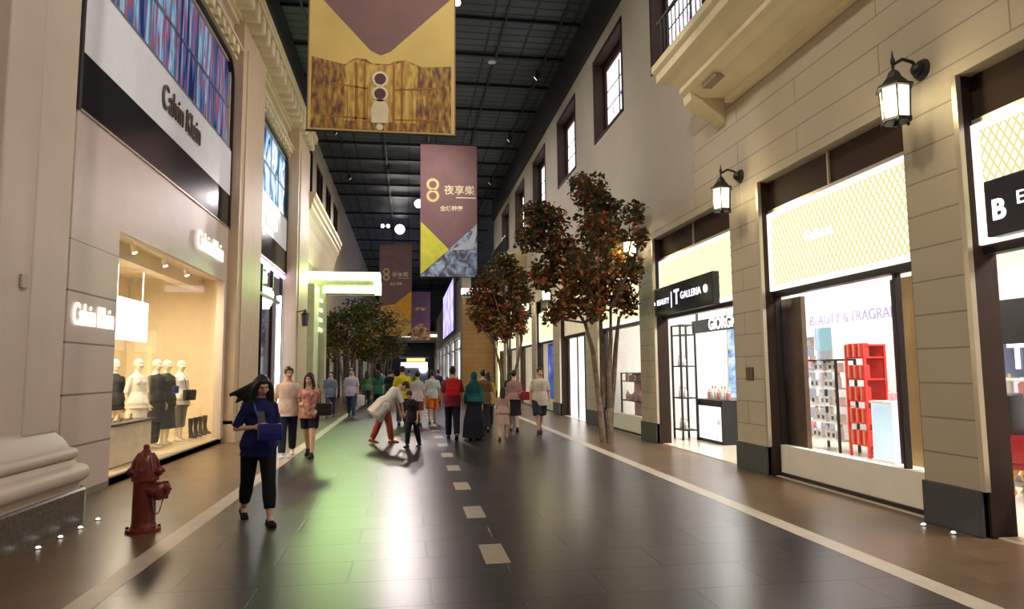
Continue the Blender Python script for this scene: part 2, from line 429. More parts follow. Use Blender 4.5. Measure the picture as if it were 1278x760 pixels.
llab = ['lit black lantern on the pier beside the armchair shop', 'lit black lantern on the pier between the white display window and the open cosmetics shop',
        'lit black lantern on the pier behind the tall tree', 'lit black lantern on the pier just past the tall tree', 'lit black lantern on the pier by the yellow panelled shop', 'lit black lantern on the pier beyond the blue poster',
        'lit black lantern deep down the shop row']
for i, (a, b) in enumerate(PIL[:7]): lantern('wall_lantern', llab[i], (a + b) / 2 + .02, 4.72)
# small plaque on second pier
mb = MB(); mb.box(XW - .02, XW, 9.98, 10.2, 1.42, 1.62, .004)
pq = build(mb, 'wall_plaque', mat('brown plaque', (.10, .05, .04), .4)); tag(pq, 'small brown plaque on the pier between the white display window and the open shop', 'plaque')

# ------------------------------------------------------------------ store behind the shop wall
STW = mat('white store wall', (.8, .78, .74), .5, var=.02); STF = mat('pale polished store floor', (.72, .62, .50), .2, var=.04)
mb = MB()
mb.box(10.6, 10.8, -3, 42, 0, 4.6); mb.box(XW + .55, 10.8, 19.4, 19.55, 0, 4.6); mb.box(XW + .55, 10.8, -3.2, -3, 0, 4.6); mb.box(XW + .55, 10.8, 41.8, 42, 0, 4.6)
structure(build(mb, 'wall_back', STW), 'white inner walls of the duty free store', 'wall')
mb = MB(); mb.box(XW + .55, 10.8, -3, 42, 4.3, 4.45); structure(build(mb, 'ceiling', mat('white store ceiling', (.8, .78, .74), .6, var=.02)), 'white ceiling inside the duty free store', 'ceiling')
mb = MB(); mb.box(XW + .1, 10.6, -3, 42, -.01, .012); structure(build(mb, 'floor', STF), 'pale polished floor inside the duty free store', 'floor')
def shop_light(x, y, z, sx, sy, e, col=(1, .96, .9)):
    a = bpy.data.lights.new('store_light', 'AREA'); a.shape = 'RECTANGLE'; a.size = sx; a.size_y = sy; a.energy = e; a.color = col
    o = bpy.data.objects.new('store_light', a); C.objects.link(o); o.location = (x, y, z); return o
pos = [(7.6, 4.0), (7.6, 8.6), (7.6, 13.0), (8.8, 17.0), (7.6, 22.0), (7.6, 26.5), (7.6, 31), (7.6, 35.5)]
for i, (x, y) in enumerate(pos):
    r = thing('ceiling_light', 'square white ceiling light inside the duty free store', 'ceiling light', (x, y, 4.3), 0, 'ceiling lights inside the duty free store')
    mb = MB(); mb.box(-.62, .62, -.62, .62, -.06, 0); build(mb, 'frame', WHITEP, r)
    mb = MB(); mb.box(-.57, .57, -.57, .57, -.075, -.055); build(mb, 'diffuser', W_EMIT, r)
    shop_light(x, y, 4.18, 1.2, 1.2, 240 if i < 4 else 160)

def front_header(name, label, y0, y1, lattice=True, kick=True, glass=True, beam=False, mull=True):
    r = thing(name, label, 'shop window', kind='structure')
    mb = MB(); mb.box(XG - .02, XG + .1, y0, y1, 4.02, OT); 
    build(mb, 'header_panel', BROWN, r)
    mb = MB(); mb.box(XG - .05, XG + .02, y0, y1, 3.96, 4.02); mb.box(XG - .05, XG, (y0 + y1) / 2 - .015, (y0 + y1) / 2 + .015, 4.02, OT); build(mb, 'header_strip', SATIN, r)
    mb = MB(); mb.box(XG - .03, XG + .1, y0, y1, 2.68, 2.8); 
    if glass: mb.box(XG - .0, XG + .1, y0, y0 + .04, 0, 2.8); mb.box(XG, XG + .1, y1 - .04, y1, 0, 2.8)
    if mull: mb.box(XG, XG + .08, y0 + .52, y0 + .56, .45, 2.7)
    build(mb, 'window_frame', DKMETAL, r)
    if glass:
        mb = MB(); mb.box(XG + .04, XG + .055, y0 + .06, y1 - .06, .45, 2.68); build(mb, 'glass_pane', GLASS, r)
    if kick:
        mb = MB(); mb.box(XG - .02, XG + .1, y0 + .04, y1 - .04, .06, .46, .004); build(mb, 'kick_panel', WHITEP, r)
        mb = MB(); mb.box(XG - .05, XG + .1, y0, y1, 0, .06); build(mb, 'dark_plinth', DKMETAL, r)
    if lattice:
        b = thing('lattice_lightbox', label.replace('tall shop window', 'glowing gold diamond lattice lightbox').replace('open shop entrance', 'glowing gold diamond lattice lightbox'), 'lightbox')
        mb = MB(); mb.box(XG - .04, XG + .06, y0 + .02, y1 - .02, 2.80, 3.93); build(mb, 'lit_face', LATTICE, b)
        mb = MB(); mb.box(XG - .07, XG + .08, y0, y1, 3.90, 3.965); mb.box(XG - .07, XG + .08, y0, y1, 2.77, 2.84); mb.box(XG - .07, XG + .06, y1 - .1, y1, 2.8, 3.93); build(mb, 'casing', W_EMIT2, b)
    return r
olab = ['x', 'open shop entrance with a red armchair, nearest the camera', 'tall shop window with a white panel below, between the two lit lanterns', 'open shop entrance under the long dark sign', 'tall shop window behind the tall tree trunk',
        'open shop entrance with tall white doors', 'tall shop window with a blue poster', 'tall shop window beyond the blue poster', 'tall shop window deep down the row', 'tall shop window last down the row']
for i in range(1, len(OPN)):
    y0, y1 = OPN[i]
    op = i in (1, 3, 5)
    front_header('window_%d' % (20 + i), olab[i], y0, y1, lattice=(i != 5), kick=not op, glass=not op, mull=(i == 2))
# dark signs with writing
def dark_sign(label, yc, w, z0, z1, writing, x=XG - .12):
    r = thing('shop_sign', label, 'sign')
    mb = MB(); mb.box(x - .07, x + .06, yc - w / 2, yc + w / 2, z0, z1, .01); build(mb, 'sign_board', mat('plum black sign', (.012, .010, .022), .3), r)
    writing(r, x - .074)
    return r
LET = emit('lilac white letters', (.85, .82, 1), 2.2); LETW = emit('white letters', (1, 1, 1), 2.5)
def wr_b(r, x):
    text_mesh('lettering', 'BEAUTY', .17, LET, r, M_RIGHT((x, 13.72, 3.02)), squash=1.1)
    text_mesh('divider_stroke', '|', .36, LET, r, M_RIGHT((x, 13.25, 3.05)))
    text_mesh('tall_letter', 'T', .42, LET, r, M_RIGHT((x, 12.98, 3.04)), bold=.008)
    text_mesh('lettering', 'GALLERIA', .20, LET, r, M_RIGHT((x, 12.3, 3.05)), squash=1.1)
    mb = MB(); mb.rod((x - .01, 11.62, 3.06), (x + .01, 11.62, 3.06), .075, n=20); build(mb, 'red_lamp_dot', emit('pinkish lamp', (1, .7, .72), 3), r)
    mb = MB(); mb.rod((x - .01, 14.22, 3.02), (x + .01, 14.22, 3.02), .04, n=16); build(mb, 'lamp_dot', emit('pinkish lamp', (1, .8, .85), 3), r)
dark_sign('long dark sign with lilac white letters over the open cosmetics shop', 12.85, 3.05, 2.74, 3.34, wr_b)
def wr_c(r, x):
    text_mesh('lettering', 'B', .26, LETW, r, M_RIGHT((x, 5.38, 3.03)), bold=.008)
    text_mesh('lettering', 'EAUTY', .17, LETW, r, M_RIGHT((x, 4.93, 3.09)))
    text_mesh('tall_letter', 'T', .42, LETW, r, M_RIGHT((x, 4.3, 3.05)))
dark_sign('dark sign with a white letter over the armchair shop', 4.4, 2.25, 2.8, 3.33, wr_c)
def wr_a(r, x):
    pass
r = thing('shop_sign', 'small white glowing letters on the lattice between the two lit lanterns', 'sign')
text_mesh('lettering', 'Galleria', .2, W_EMIT, r, M_RIGHT((XG - .06, 8.35, 3.42)))

# things inside the store ------------------------------------------------
GOLDW = mat('gold veneer', (.62, .42, .2), .35, .3); REDP = mat('red gift packaging', (.65, .04, .03), .35); WHT = mat('white product box', (.8, .8, .8), .4)
PALEB = mat('pale blue acrylic', (.55, .75, .9), .2, emis=(.5, .75, 1), es=.5); SILV = mat('grey laminate', (.35, .35, .4), .4)
def shelf_unit(label, x, y, w, d, h, n, m_frame, m_sh, back=None):
    r = thing('shelf_unit', label, 'shelf', (x, y, .012))
    mb = MB()
    for sx in (-1, 1):
        for sy in (-1, 1): mb.box(sx * d / 2 - .02, sx * d / 2 + .02, sy * w / 2 - .02, sy * w / 2 + .02, 0, h)
    mb.box(-d / 2, d / 2, -w / 2, w / 2, h - .03, h)
    build(mb, 'shelf_frame', m_frame, r)
    if back:
        mb = MB(); mb.box(d / 2 - .02, d / 2 + .01, -w / 2, w / 2, .1, h); build(mb, 'backboard', back, r)
    for k in range(n):
        z = .2 + (h - .45) * k / max(1, n - 1)
        mb = MB(); mb.box(-d / 2, d / 2, -w / 2, w / 2, z, z + .03); build(mb, 'shelf', m_sh, r)
    return r, [.2 + (h - .45) * k / max(1, n - 1) + .03 + .012 for k in range(n)]
def product_protos():
    out = []
    def bottle(name, col, cap, h, rr):
        mb = MB(); mb.lathe([(rr * .9, 0), (rr, .01), (rr, h * .62), (rr * .4, h * .75), (rr * .4, h * .8)], n=12); a = build(mb, name, col, None, True)
        mb = MB(); mb.lathe([(rr * .45, h * .79), (rr * .45, h)], n=12); build(mb, 'cap', cap, a, True); return a
    out.append(bottle('perfume_bottle', mat('rose liquid', (.8, .35, .35), .15), WHT, .2, .045))
    out.append(bottle('cosmetic_bottle', WHT, GOLDW, .24, .035))
    mb = MB(); mb.box(-.05, .05, -.04, .04, 0, .16, .004); a = build(mb, 'gift_box', REDP); mb = MB(); mb.box(-.052, .052, -.01, .01, 0, .162); build(mb, 'ribbon', GOLDW, a); out.append(a)
    mb = MB(); mb.box(-.06, .06, -.05, .05, 0, .12, .004); a = build(mb, 'carton', WHT); mb = MB(); mb.box(-.062, -.058, -.03, .03, .03, .09); build(mb, 'carton_label', mat('dark label', (.08, .07, .12), .5), a); out.append(a)
    return out
PP = product_protos(); used = [False] * 4
def put(kind, x, y, z, label, group, cat, sc=1.):
    if not used[kind]: o = PP[kind]; used[kind] = True; o.location = (x, y, z); o.scale = (sc,) * 3; o['label'] = label; o['group'] = group
    else: o = dup(PP[kind], (x, y, z), None, label, group, (sc,) * 3)
    o['category'] = cat; return o
# shop between the lanterns
r, zs = shelf_unit('low black framed shelf rack of white goods seen through the display window', 8.2, 12.3, .95, .4, 1.75, 5, BLACK, WHT)
for zi, z in enumerate(zs):
    for k in range(6):
        put(3 if (k + zi) % 3 else 1, 8.12, 12.3 - .38 + .15 * k, z, 'white boxed goods standing on the low black rack behind the display window', 'goods on the low black rack', 'product', 1.25)
r, zs = shelf_unit('tall red gift display shelf behind the display window', 8.2, 11.25, .5, .4, 2.0, 5, REDP, REDP, REDP)
for z in zs:
    for k in range(3): put(2, 8.05, 11.25 - .16 + .16 * k, z, 'red gift box with gold ribbon on the tall red display', 'gift boxes on the red display', 'gift box', 1.5)
r = thing('glass_counter', 'pale blue glass counter standing behind the display window', 'counter', (7.9, 10.1, .012))
mb = MB(); mb.box(-.3, .3, -.25, .25, .1, 1.0, .005); build(mb, 'glass_case', PALEB, r)
mb = MB(); mb.box(-.32, .32, -.27, .27, 0, .1); mb.box(-.32, .32, -.27, .27, 1.0, 1.04); build(mb, 'counter_top', WHT, r)
for k in range(3): put(0, 7.9, 9.95 + .15 * k, 1.052, 'small rose bottle on the pale blue counter', 'bottles on the pale blue counter', 'bottle')
mb = MB(); mb.box(XG + .25, XG + .3, 6.95, 7.25, .46, 2.66, .005); r = build(mb, 'veneer_slab', GOLDW); tag(r, 'tall gold veneer panel at the end of the display window', 'panel')
mb = MB(); mb.box(XG + .25, XG + .32, 7.3, 7.42, .46, 2.66); r = build(mb, 'gloss_slab', mat('plum gloss panel', (.09, .03, .05), .2)); tag(r, 'narrow plum gloss panel beside the gold veneer panel', 'panel')
mb = MB(); mb.box(XG + .2, XG + .27, 9.25, 10.35, .012, 2.66); r = build(mb, 'display_column', mat('taupe lacquer', (.13, .09, .065), .15)); tag(r, 'glossy taupe column inside the display window next to the pier', 'column')
mb = MB(); mb.box(XG + .16, XG + .19, 9.98, 10.06, 1.4, 2.6); r = build(mb, 'neon_tube', emit('violet neon', (.55, .45, 1), 2.5)); tag(r, 'violet neon tube on the taupe column', 'neon tube')
mb = MB(); mb.box(7.2, 7.26, 10.8, 11.2, 1.9, 2.3, .005); r = build(mb, 'small_screen', emit('pale teal screen', (.4, .65, .7), 1)); tag(r, 'small pale teal screen hanging behind the display window', 'screen')
r = thing('wall_sign', 'white wall sign with grey letters inside the display window', 'sign')
mb = MB(); mb.box(8.9, 8.95, 9.6, 14.3, 2.35, 2.9); build(mb, 'sign_board', W_EMIT2, r)
mb = MB(); mb.box(8.9, 8.95, 9.8, 9.9, 2.9, 4.3); mb.box(8.9, 8.95, 14.0, 14.1, 2.9, 4.3); build(mb, 'hanger_strap', WHITEP, r)
text_mesh('lettering', 'BEAUTY & FRAGRANCE', .30, mat('grey letters', (.25, .2, .4), .5), r, M_RIGHT((8.885, 12.4, 2.62)))
# open cosmetics shop
def lightbox_case(label, x, y, w, d, h):
    r = thing('display_case', label, 'display case', (x, y, .012))
    mb = MB()
    for sy in (-1, 1): mb.box(-d / 2, d / 2, sy * w / 2 - .03, sy * w / 2 + .03, 0, h)
    mb.box(-d / 2, d / 2, -w / 2, w / 2, 0, .06); mb.box(-d / 2, d / 2, -w / 2, w / 2, h - .14, h)
    build(mb, 'case_frame', BLACK, r)
    mb = MB(); mb.box(-d / 2 + .03, d / 2 - .03, -w / 2 + .03, w / 2 - .03, .06, h - .14); build(mb, 'lit_front', picture_mat('case picture', [(.5, .5, .6), (1, 1, 1), (1, 1, 1), (.9, .85, 1)], 1.3, 6, 5), r)
    return r
lightbox_case('black framed white display case under the dark shop board', 7.0, 14.15, .08 + 1.15, 1.0, .92)
for k in range(7): put((0, 1, 1)[k % 3], 6.75, 13.7 + .15 * k, .935, 'small bottle standing on the black framed white display case', 'bottles on the white display case', 'bottle', 1.2)
r, zs = shelf_unit('slim black tester stand at the open shop entrance', 6.3, 14.95, .5, .35, 2.6, 4, BLACK, BLACK)
for z in zs[:3]:
    for k in range(3): put(1, 6.25, 14.8 + .15 * k, z, 'white tube on the slim black tester stand', 'tubes on the tester stand', 'product')
r = thing('light_wall', 'tall blue and white backlit picture wall inside the open shop', 'backlit picture')
mb = MB(); mb.box(9.55, 9.65, 20.2 - 3.0, 19.3, 0.3, 3.9); build(mb, 'frame', WHITEP, r)
mb = MB(); mb.box(9.5, 9.55, 17.4, 19.2, .4, 3.1); build(mb, 'picture', picture_mat('blue skyline picture', [(.12, .2, .35), (.35, .55, .85), (.7, .85, 1), (1, 1, 1)], 1.1, 1.5, 4), r)
r = thing('brand_board', 'dark board with white capitals above the inner counter', 'sign')
mb = MB(); mb.box(8.2, 8.3, 14.6, 18.8, 2.62, 2.98); build(mb, 'board', BLACK, r)
mb = MB(); mb.box(8.22, 8.28, 14.8, 14.86, 2.98, 4.3); mb.box(8.22, 8.28, 18.5, 18.56, 2.98, 4.3); build(mb, 'hanger', BLACK, r)
text_mesh('lettering', 'GIORGIO', .42, LETW, r, M_RIGHT((8.18, 16.75, 2.8)), bold=.01)
r, zs = shelf_unit('white wall shelving with red band inside the open shop', 9.3, 15.6, 2.9, .4, 2.3, 5, WHT, SILV, emit('lit shelf back', (.9, .88, .95), .55))
for zi, z in enumerate(zs):
    for k in range(12): put((1, 0, 3)[(k + zi) % 3], 9.18, 15.6 - 1.3 + .235 * k, z, 'cosmetics on the white wall shelving inside the open shop', 'cosmetics on the white wall shelving', 'product', 1.15)
r = thing('red_banner_strip', 'red strip sign with white letters on the white shelving', 'sign')
mb = MB(); mb.box(9.0, 9.05, 15.9, 17.0, 1.62, 1.85); build(mb, 'board', mat('red sign', (.6, .02, .03), .4, emis=(.8, .03, .05), es=.5), r)
text_mesh('lettering', 'SALE', .2, LETW, r, M_RIGHT((8.99, 16.45, 1.73)))
# armchair shop
def armchair():
    r = thing('armchair', 'dark armchair with red seat and gold legs in the shop nearest the camera', 'armchair', (7.55, 7.15, .012), R(35))
    RED = mat('deep red leather', (.30, .012, .02), .35); 
    mb = MB(); mb.box(-.36, .36, -.34, .34, .36, .5, .05); build(mb, 'seat', RED, r, True)
    mb = MB(); mb.box(-.40, .40, .26, .42, .42, 1.25, .05); build(mb, 'backrest', BLACK, r, True)
    for s in (-1, 1):
        mb = MB(); mb.box(s * .40 - .05, s * .40 + .05, -.3, .32, .45, .78, .04); build(mb, 'armrest', RED, r, True)
        for t in (-1, 1):
            mb = MB(); mb.path([(s * .3, t * .28, .37), (s * .36, t * .34, .22), (s * .33, t * .3, .1), (s * .37, t * .36, .0)], [.035, .03, .02, .025]); build(mb, 'leg', mat('gilded wood', (.65, .4, .1), .3, .5), r, True)
    return r
armchair()
r = thing('tv_panel', 'black hanging panel above the shelves in the armchair shop', 'panel')
mb = MB(); mb.box(8.0, 8.1, 7.2, 8.4, 1.9, 2.5, .01); build(mb, 'panel_body', BLACK, r)
mb = MB(); mb.box(8.03, 8.07, 7.4, 7.44, 2.5, 4.3); mb.box(8.03, 8.07, 8.2, 8.24, 2.5, 4.3); build(mb, 'hanger', DKMETAL, r)
r = thing('wall_sign', 'slate blue board with a large white capital in the armchair shop', 'sign')
mb = MB(); mb.box(8.3, 8.36, 6.6, 8.7, 1.45, 1.98); build(mb, 'board', mat('slate blue', (.10, .12, .2), .4), r)
mb = MB(); mb.box(8.32, 8.36, 6.62, 8.68, 0, 1.45); build(mb, 'stand', SILV, r)
text_mesh('tall_letter', 'T', .5, LETW, r, M_RIGHT((8.28, 8.2, 1.72)), bold=.01)
r, zs = shelf_unit('white product shelf in the armchair shop', 8.15, 8.1, 1.3, .35, 1.42, 3, WHT, WHT, emit('lit shelf back', (1, .97, 1), .9))
for z in zs[1:]:
    for k in range(6): put((0, 1)[k % 2], 8.1, 7.6 + .19 * k, z, 'bottle on the white shelf of the armchair shop', 'bottles in the armchair shop', 'bottle', 1.2)
mb = MB(); mb.box(XW + .35, XW + .4, 2.3, 5.7, .012, .5); r = build(mb, 'display_plinth', mat('pale pink panel', (.72, .62, .52), .4)); tag(r, 'low pale panel at the foot of the armchair shop opening', 'panel')
# white doors, poster
r = thing('door_1', 'tall white backlit door leaf pair with dark frames past the tall tree', 'door', kind='structure')
mb = MB()
for yy in (20.2, 21.4, 22.35, 23.55): mb.box(XG + .1, XG + .2, yy - .06, yy + .06, 0, 2.75)
mb.box(XG + .1, XG + .2, 20.1, 23.7, 2.68, 2.8); build(mb, 'door_frame', DKMETAL, r)
for a, b in ((20.26, 21.34), (21.46, 22.29), (22.41, 23.49)):
    mb = MB(); mb.box(XG + .13, XG + .17, a, b, .02, 2.68); build(mb, 'door_leaf', emit('lit white door', (1, .95, .88), 2.6), r)
r = thing('shop_board', 'plain cream fascia board above the tall white doors', 'fascia')
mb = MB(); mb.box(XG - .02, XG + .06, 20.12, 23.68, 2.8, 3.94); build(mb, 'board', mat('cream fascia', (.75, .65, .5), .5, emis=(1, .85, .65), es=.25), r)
r = thing('wall_poster', 'blue and black backlit poster under the lattice past the white doors', 'poster')
mb = MB(); mb.box(XG + .14, XG + .2, 24.9, 27.4, .46, 2.66); build(mb, 'frame', DKMETAL, r)
mb = MB(); mb.box(XG + .11, XG + .14, 25.0, 27.3, .5, 2.6); build(mb, 'picture', picture_mat('blue night poster', [(.01, .01, .04), (.05, .1, .3), (.1, .12, .5), (.4, .45, .9)], 1.2, 1.6, 1.3), r)
# things behind the tree window
r, zs = shelf_unit('dark wooden shelf behind the window past the tall tree', 6.2, 17.5, 2.4, .4, 1.5, 3, DKMETAL, DKMETAL, mat('pinkish back', (.7, .4, .45), .5))
for z in zs[1:]:
    for k in range(8): put((3, 0)[k % 2], 6.1, 16.5 + .28 * k, z, 'boxed goods on the dark shelf past the tall tree', 'goods on the dark shelf', 'product', 1.3)

# kerb uplights -----------------------------------------------------------
def uplight(label, x, y, g):
    r = thing('floor_uplight', label, 'floor light', (x, y, 0), 0, g)
    mb = MB(); mb.lathe([(.035, 0), (.035, .008), (.025, .012)], n=16); build(mb, 'ring', SATIN, r, True)
    mb = MB(); mb.ball((0, 0, .014), .02, .02, .012); build(mb, 'lens', emit('led lens', (1, 1, 1), 5), r, True)
for k, (x, y) in enumerate([(-3.36, 7.05), (-3.36, 7.46), (-3.36, 7.87), (-3.36, 8.28)]):
    uplight(['tiny floor light by the moulded plinth, furthest from the hydrant', 'tiny floor light by the plinth, second furthest from the hydrant', 'tiny floor light by the plinth, second closest to the hydrant', 'tiny floor light at the plinth corner closest to the shop window'][k], x, y, 'floor lights along the plinth')
uplight('tiny floor light at the pier corner beside the white display panel', 5.18, 6.36, 'floor lights at the shop pier')
uplight('tiny floor light in front of the middle of the pier near the armchair shop', 5.2, 6.0, 'floor lights at the shop pier')
#@@PART2
# ------------------------------------------------------------------ boutique wall (towards -X)
XL = -4.25
LB = [(9.2, 16.72), (19.3, 24.35)]
mb = MB()
wall_holes(mb, XL - .14, XL, -6, 27.1, 0, 11.4, [(10.65, 16.55, .1, 3.72), (19.4, 24.3, .05, 4.95), (9.3, 16.6, 6.95, 9.0), (19.4, 24.3, 6.85, 9.0)])
wl = build(mb, 'wall_left', STONE_L); structure(wl, 'warm limestone boutique wall with two tall shop bays', 'wall')
mb = MB(); mb.box(XL - .5, -3.72, -6, 27.5, 11.45, CZ); structure(build(mb, 'trim_2', BLACK), 'black bulkhead over the boutique cornice', 'bulkhead')
# facing of the first bay
mb = MB()
mb.box(XL - .02, XL + .04, 9.2, 10.65, .0, 3.32); mb.mi = 1; mb.box(XL - .02, XL + .04, 9.2, 10.65, 3.32, 3.72); mb.box(XL - .02, XL + .04, 9.2, 16.66, 3.72, 5.02); mb.box(XL - .02, XL + .04, 16.5, 16.7, .1, 3.72)
r = build(mb, 'trim_3', [STONE_LP, mat('plain pinkish stone', (.57, .47, .43), .35, var=.04)]); structure(r, 'pinkish stone facing panels around the mannequin window', 'panel')
mb = MB(); mb.box(XL - .02, XL + .05, 9.2, 10.64, 0, .09); structure(build(mb, 'baseboard_left', mat('mauve skirting', (.22, .17, .16), .5)), 'thin mauve skirting under the pinkish facing panel', 'skirting')
# pier in the foreground with moulded plinth
def prism_r(mb, x0, x1, y0, y1, z0, z1, r, n=5):
    """box with rounded street corners"""
    pts = [(x0, y0)]
    for k in range(n + 1):
        a = -PI / 2 + PI / 2 * k / n; pts.append((x1 - r + r * math.cos(a), y0 + r + r * math.sin(a)))
    for k in range(n + 1):
        a = PI / 2 * k / n; pts.append((x1 - r + r * math.cos(a), y1 - r + r * math.sin(a)))
    pts.append((x0, y1))
    mb.prism([(x, y, z0) for x, y in pts], (0, 0, z1 - z0))
def ring_profile(mb, x0, x1, y0, y1, prof, r=.12, n=5):
    prev = first = None
    for o, z in prof:
        pts = [(x0, y0 - o)]; rr = r + max(0, o) * .5
        for k in range(n + 1):
            a = -PI / 2 + PI / 2 * k / n; pts.append((x1 + o - rr + rr * math.cos(a), y0 - o + rr + rr * math.sin(a)))
        for k in range(n + 1):
            a = PI / 2 * k / n; pts.append((x1 + o - rr + rr * math.cos(a), y1 + o - rr + rr * math.sin(a)))
        pts.append((x0, y1 + o))
        ring = [mb.bm.verts.new((x, y, z)) for x, y in pts]; m = len(ring)
        if prev: mb._set([mb.bm.faces.new((prev[k], prev[(k + 1) % m], ring[(k + 1) % m], ring[k])) for k in range(m)])
        else: first = ring
        prev = ring
    mb.bm.faces.new(prev); mb.bm.faces.new(first)
pr = thing('pilaster', 'massive limestone pilaster on a moulded plinth beside the mannequin window', 'pilaster', kind='structure')
mb = MB(); prism_r(mb, XL - .02, -3.75, 6.85, 8.17, .9, 11.4, .03); prism_r(mb, XL - .02, -3.735, 7.42, 8.13, 1.0, 11.4, .02)
mb.box(XL - .01, -3.95, 6.5, 8.3, .9, 11.4)
build(mb, 'shaft', STONE_L, pr)
mb = MB()
tor = lambda z0, z1, o0, o1: [(o0 + (o1 - o0) * math.sin(PI * t / 8), z0 + (z1 - z0) * (1 - math.cos(PI * t / 8)) / 2) for t in range(9)]
prof = [(.16, .36), (.22, .37), (.22, .44)] + tor(.44, .62, .22, .30) + [(.19, .63), (.17, .68)] + tor(.69, .80, .15, .20) + [(.12, .81), (.10, .86), (.06, .92), (.01, .97), (.0, 1.02)]
ring_profile(mb, XL - .02, -3.75, 6.2, 8.17, prof)
build(mb, 'moulded_base', STONE_L, pr, True)
mb = MB(); ring_profile(mb, XL - .02, -3.75, 6.2, 8.17, [(.27, 0), (.27, .35), (.25, .37)], .1)
build(mb, 'granite_plinth', GRANITE, pr)
mb = MB(); mb.box(-3.745, -3.72, 7.22, 7.34, 2.45, 2.58, .004); r = build(mb, 'wall_socket', mat('beige plastic', (.42, .36, .3), .5)); tag(r, 'small beige socket plate on the massive pilaster', 'socket')
mb = MB(); mb.box(XL - .02, -4.0, 5.9, 6.5, .0, 11.4); structure(build(mb, 'trim_4', mat('lamplight tinted stone', (.42, .33, .16), .5)), 'lamplight tinted stone return behind the massive pilaster', 'trim')  # warm gold light is put into this stone's colour
# pilasters between bays
for nm, ya, yb, xf, lab in (('trim_5', 16.74, 19.3, -4.0, 'slim limestone pilaster between the two boutique bays'), ('trim_6', 24.38, 27.1, -3.85, 'limestone pilaster closing the second boutique bay')):
    mb = MB(); mb.box(XL - .02, xf, ya, yb, .0, 10.2); mb.box(XL - .02, xf + .06, ya - .02, yb + .04, 0, .42); mb.box(XL, xf + .03, ya, yb, .42, .5)
    mb.box(XL - .02, xf + .03, ya + .35, yb - .35, .6, 9.6)
    structure(build(mb, nm, mat('golden limestone', (.55, .42, .29), .5, var=.05)), lab, 'pilaster')
def bay_dressing(y0, y1, imgmat, pfx, near):
    # black rounded frame round the upper part
    mb = MB()
    X0, X1 = XL - .05, XL + .07
    t = .07; zt = 9.12; rr = .5
    mb.box(X0, X1, y0, y0 + t, 5.0, zt - rr); mb.box(X0, X1, y1 - t, y1, 5.0, zt - rr); mb.box(X0, X1, y0 + rr, y1 - rr, zt - t, zt)
    for side in (0, 1):
        cy = y0 + rr if side == 0 else y1 - rr
        for k in range(6):
            a0, a1 = PI / 2 * k / 6, PI / 2 * (k + 1) / 6
            sg = -1 if side == 0 else 1
            pts = [(X0, cy + sg * math.cos(a) * q, zt - rr + math.sin(a) * q) for a, q in ((a0, rr), (a1, rr), (a1, rr - t), (a0, rr - t))]
            mb.prism(pts, (X1 - X0, 0, 0))
    w = thing('window_%d' % near, 'backlit upper display window with black rounded frame ' + pfx, 'window', kind='structure')
    build(mb, 'window_frame', BLACK, w)
    mb = MB(); mb.box(XL - .12, XL - .06, y0 + .1, y1 - .1, 6.96, 9.0); build(mb, 'picture_pane', imgmat, w)
    mb = MB()
    mb.box(XL - .06, XL + .03, y0 + .05, y1 - .05, 6.86, 6.95); mb.box(XL - .06, XL - .02, y0, y1, 7.92, 7.96)
    yy = y0 + 1.25
    while yy < y1 - .4: mb.box(XL - .06, XL - .03, yy, yy + .03, 6.95, 9.0); yy += 1.25
    build(mb, 'glazing_bars', mat('light steel bar', (.35, .4, .5), .3, .6), w)
    b = thing('fascia_board', 'pale lilac white fascia board ' + pfx, 'fascia')
    mb = MB(); mb.box(XL - .02, XL + .05, y0 + .07, y1 - .07, 5.8, 6.87); build(mb, 'board', WHITEG, b)
    g = thing('black_band', 'glossy black band under the fascia ' + pfx, 'fascia')
    mb = MB(); mb.box(XL - .02, XL + .045, y0 + .07, y1 - .07, 5.02, 5.8); build(mb, 'band_panel', BLACKGL, g)
    mb = MB(); mb.box(XL, XL + .06, y0 + .07, y1 - .07, 5.0, 5.03); build(mb, 'edge_strip', SATIN, g)
    # dentil cornice over the window
    c = thing('dentil_cornice', 'small dentil cornice ' + pfx, 'cornice', kind='structure')
    mb = MB(); mb.box(XL - .02, XL + .10, y0 - .1, y1 + .05, 9.2, 9.26); mb.box(XL - .02, XL + .25, y0 - .1, y1 + .05, 9.42, 9.47)
    build(mb, 'cornice_shelf', CREAM, c)
    mb = MB(); yy = y0
    while yy < y1 - .1: mb.box(XL - .02, XL + .22, yy, yy + .2, 9.22, 9.42, .03); yy += .42
    build(mb, 'dentils', CREAM, c)
books = picture_mat('backlit library picture', [(.02, .03, .10), (.08, .16, .38), (.45, .08, .10), (.12, .35, .55), (.45, .6, .75), (.10, .03, .05)], .75, 5.5, .5, dist=.3, detail=5, stops=[.36, .44, .5, .55, .62, .66])
cloud = picture_mat('backlit pale blue picture', [(.03, .06, .15), (.2, .4, .65), (.6, .8, .95), (1, 1, 1), (.3, .4, .6)], 1.2, 1.6, 1.2, dist=.8, stops=[.34, .44, .52, .6, .7])
bay_dressing(9.15, 16.72, books, 'over the mannequin window', 31)
bay_dressing(19.3, 24.35, cloud, 'over the bay beyond the mannequin window', 32)
LETD = mat('bronze letters', (.14, .09, .07), .4, .4)
r = thing('shop_sign', 'bronze raised lettering on the pale fascia over the mannequin window', 'sign'); text_mesh('lettering', 'Calvin Klein', .62, LETD, r, M_LEFT((XL + .075, 13.1, 6.36)), extrude=.015, bold=.0, squash=.72)
LETG = emit('warm glowing letters', (1, .93, .75), 2.2)
r = thing('shop_sign', 'glowing white lettering above the mannequin window next to the slim pilaster', 'sign'); text_mesh('lettering', 'Calvin Klein', .55, LETG, r, M_LEFT((XL + .075, 15.2, 4.28)), extrude=.012, bold=.0, squash=.72)
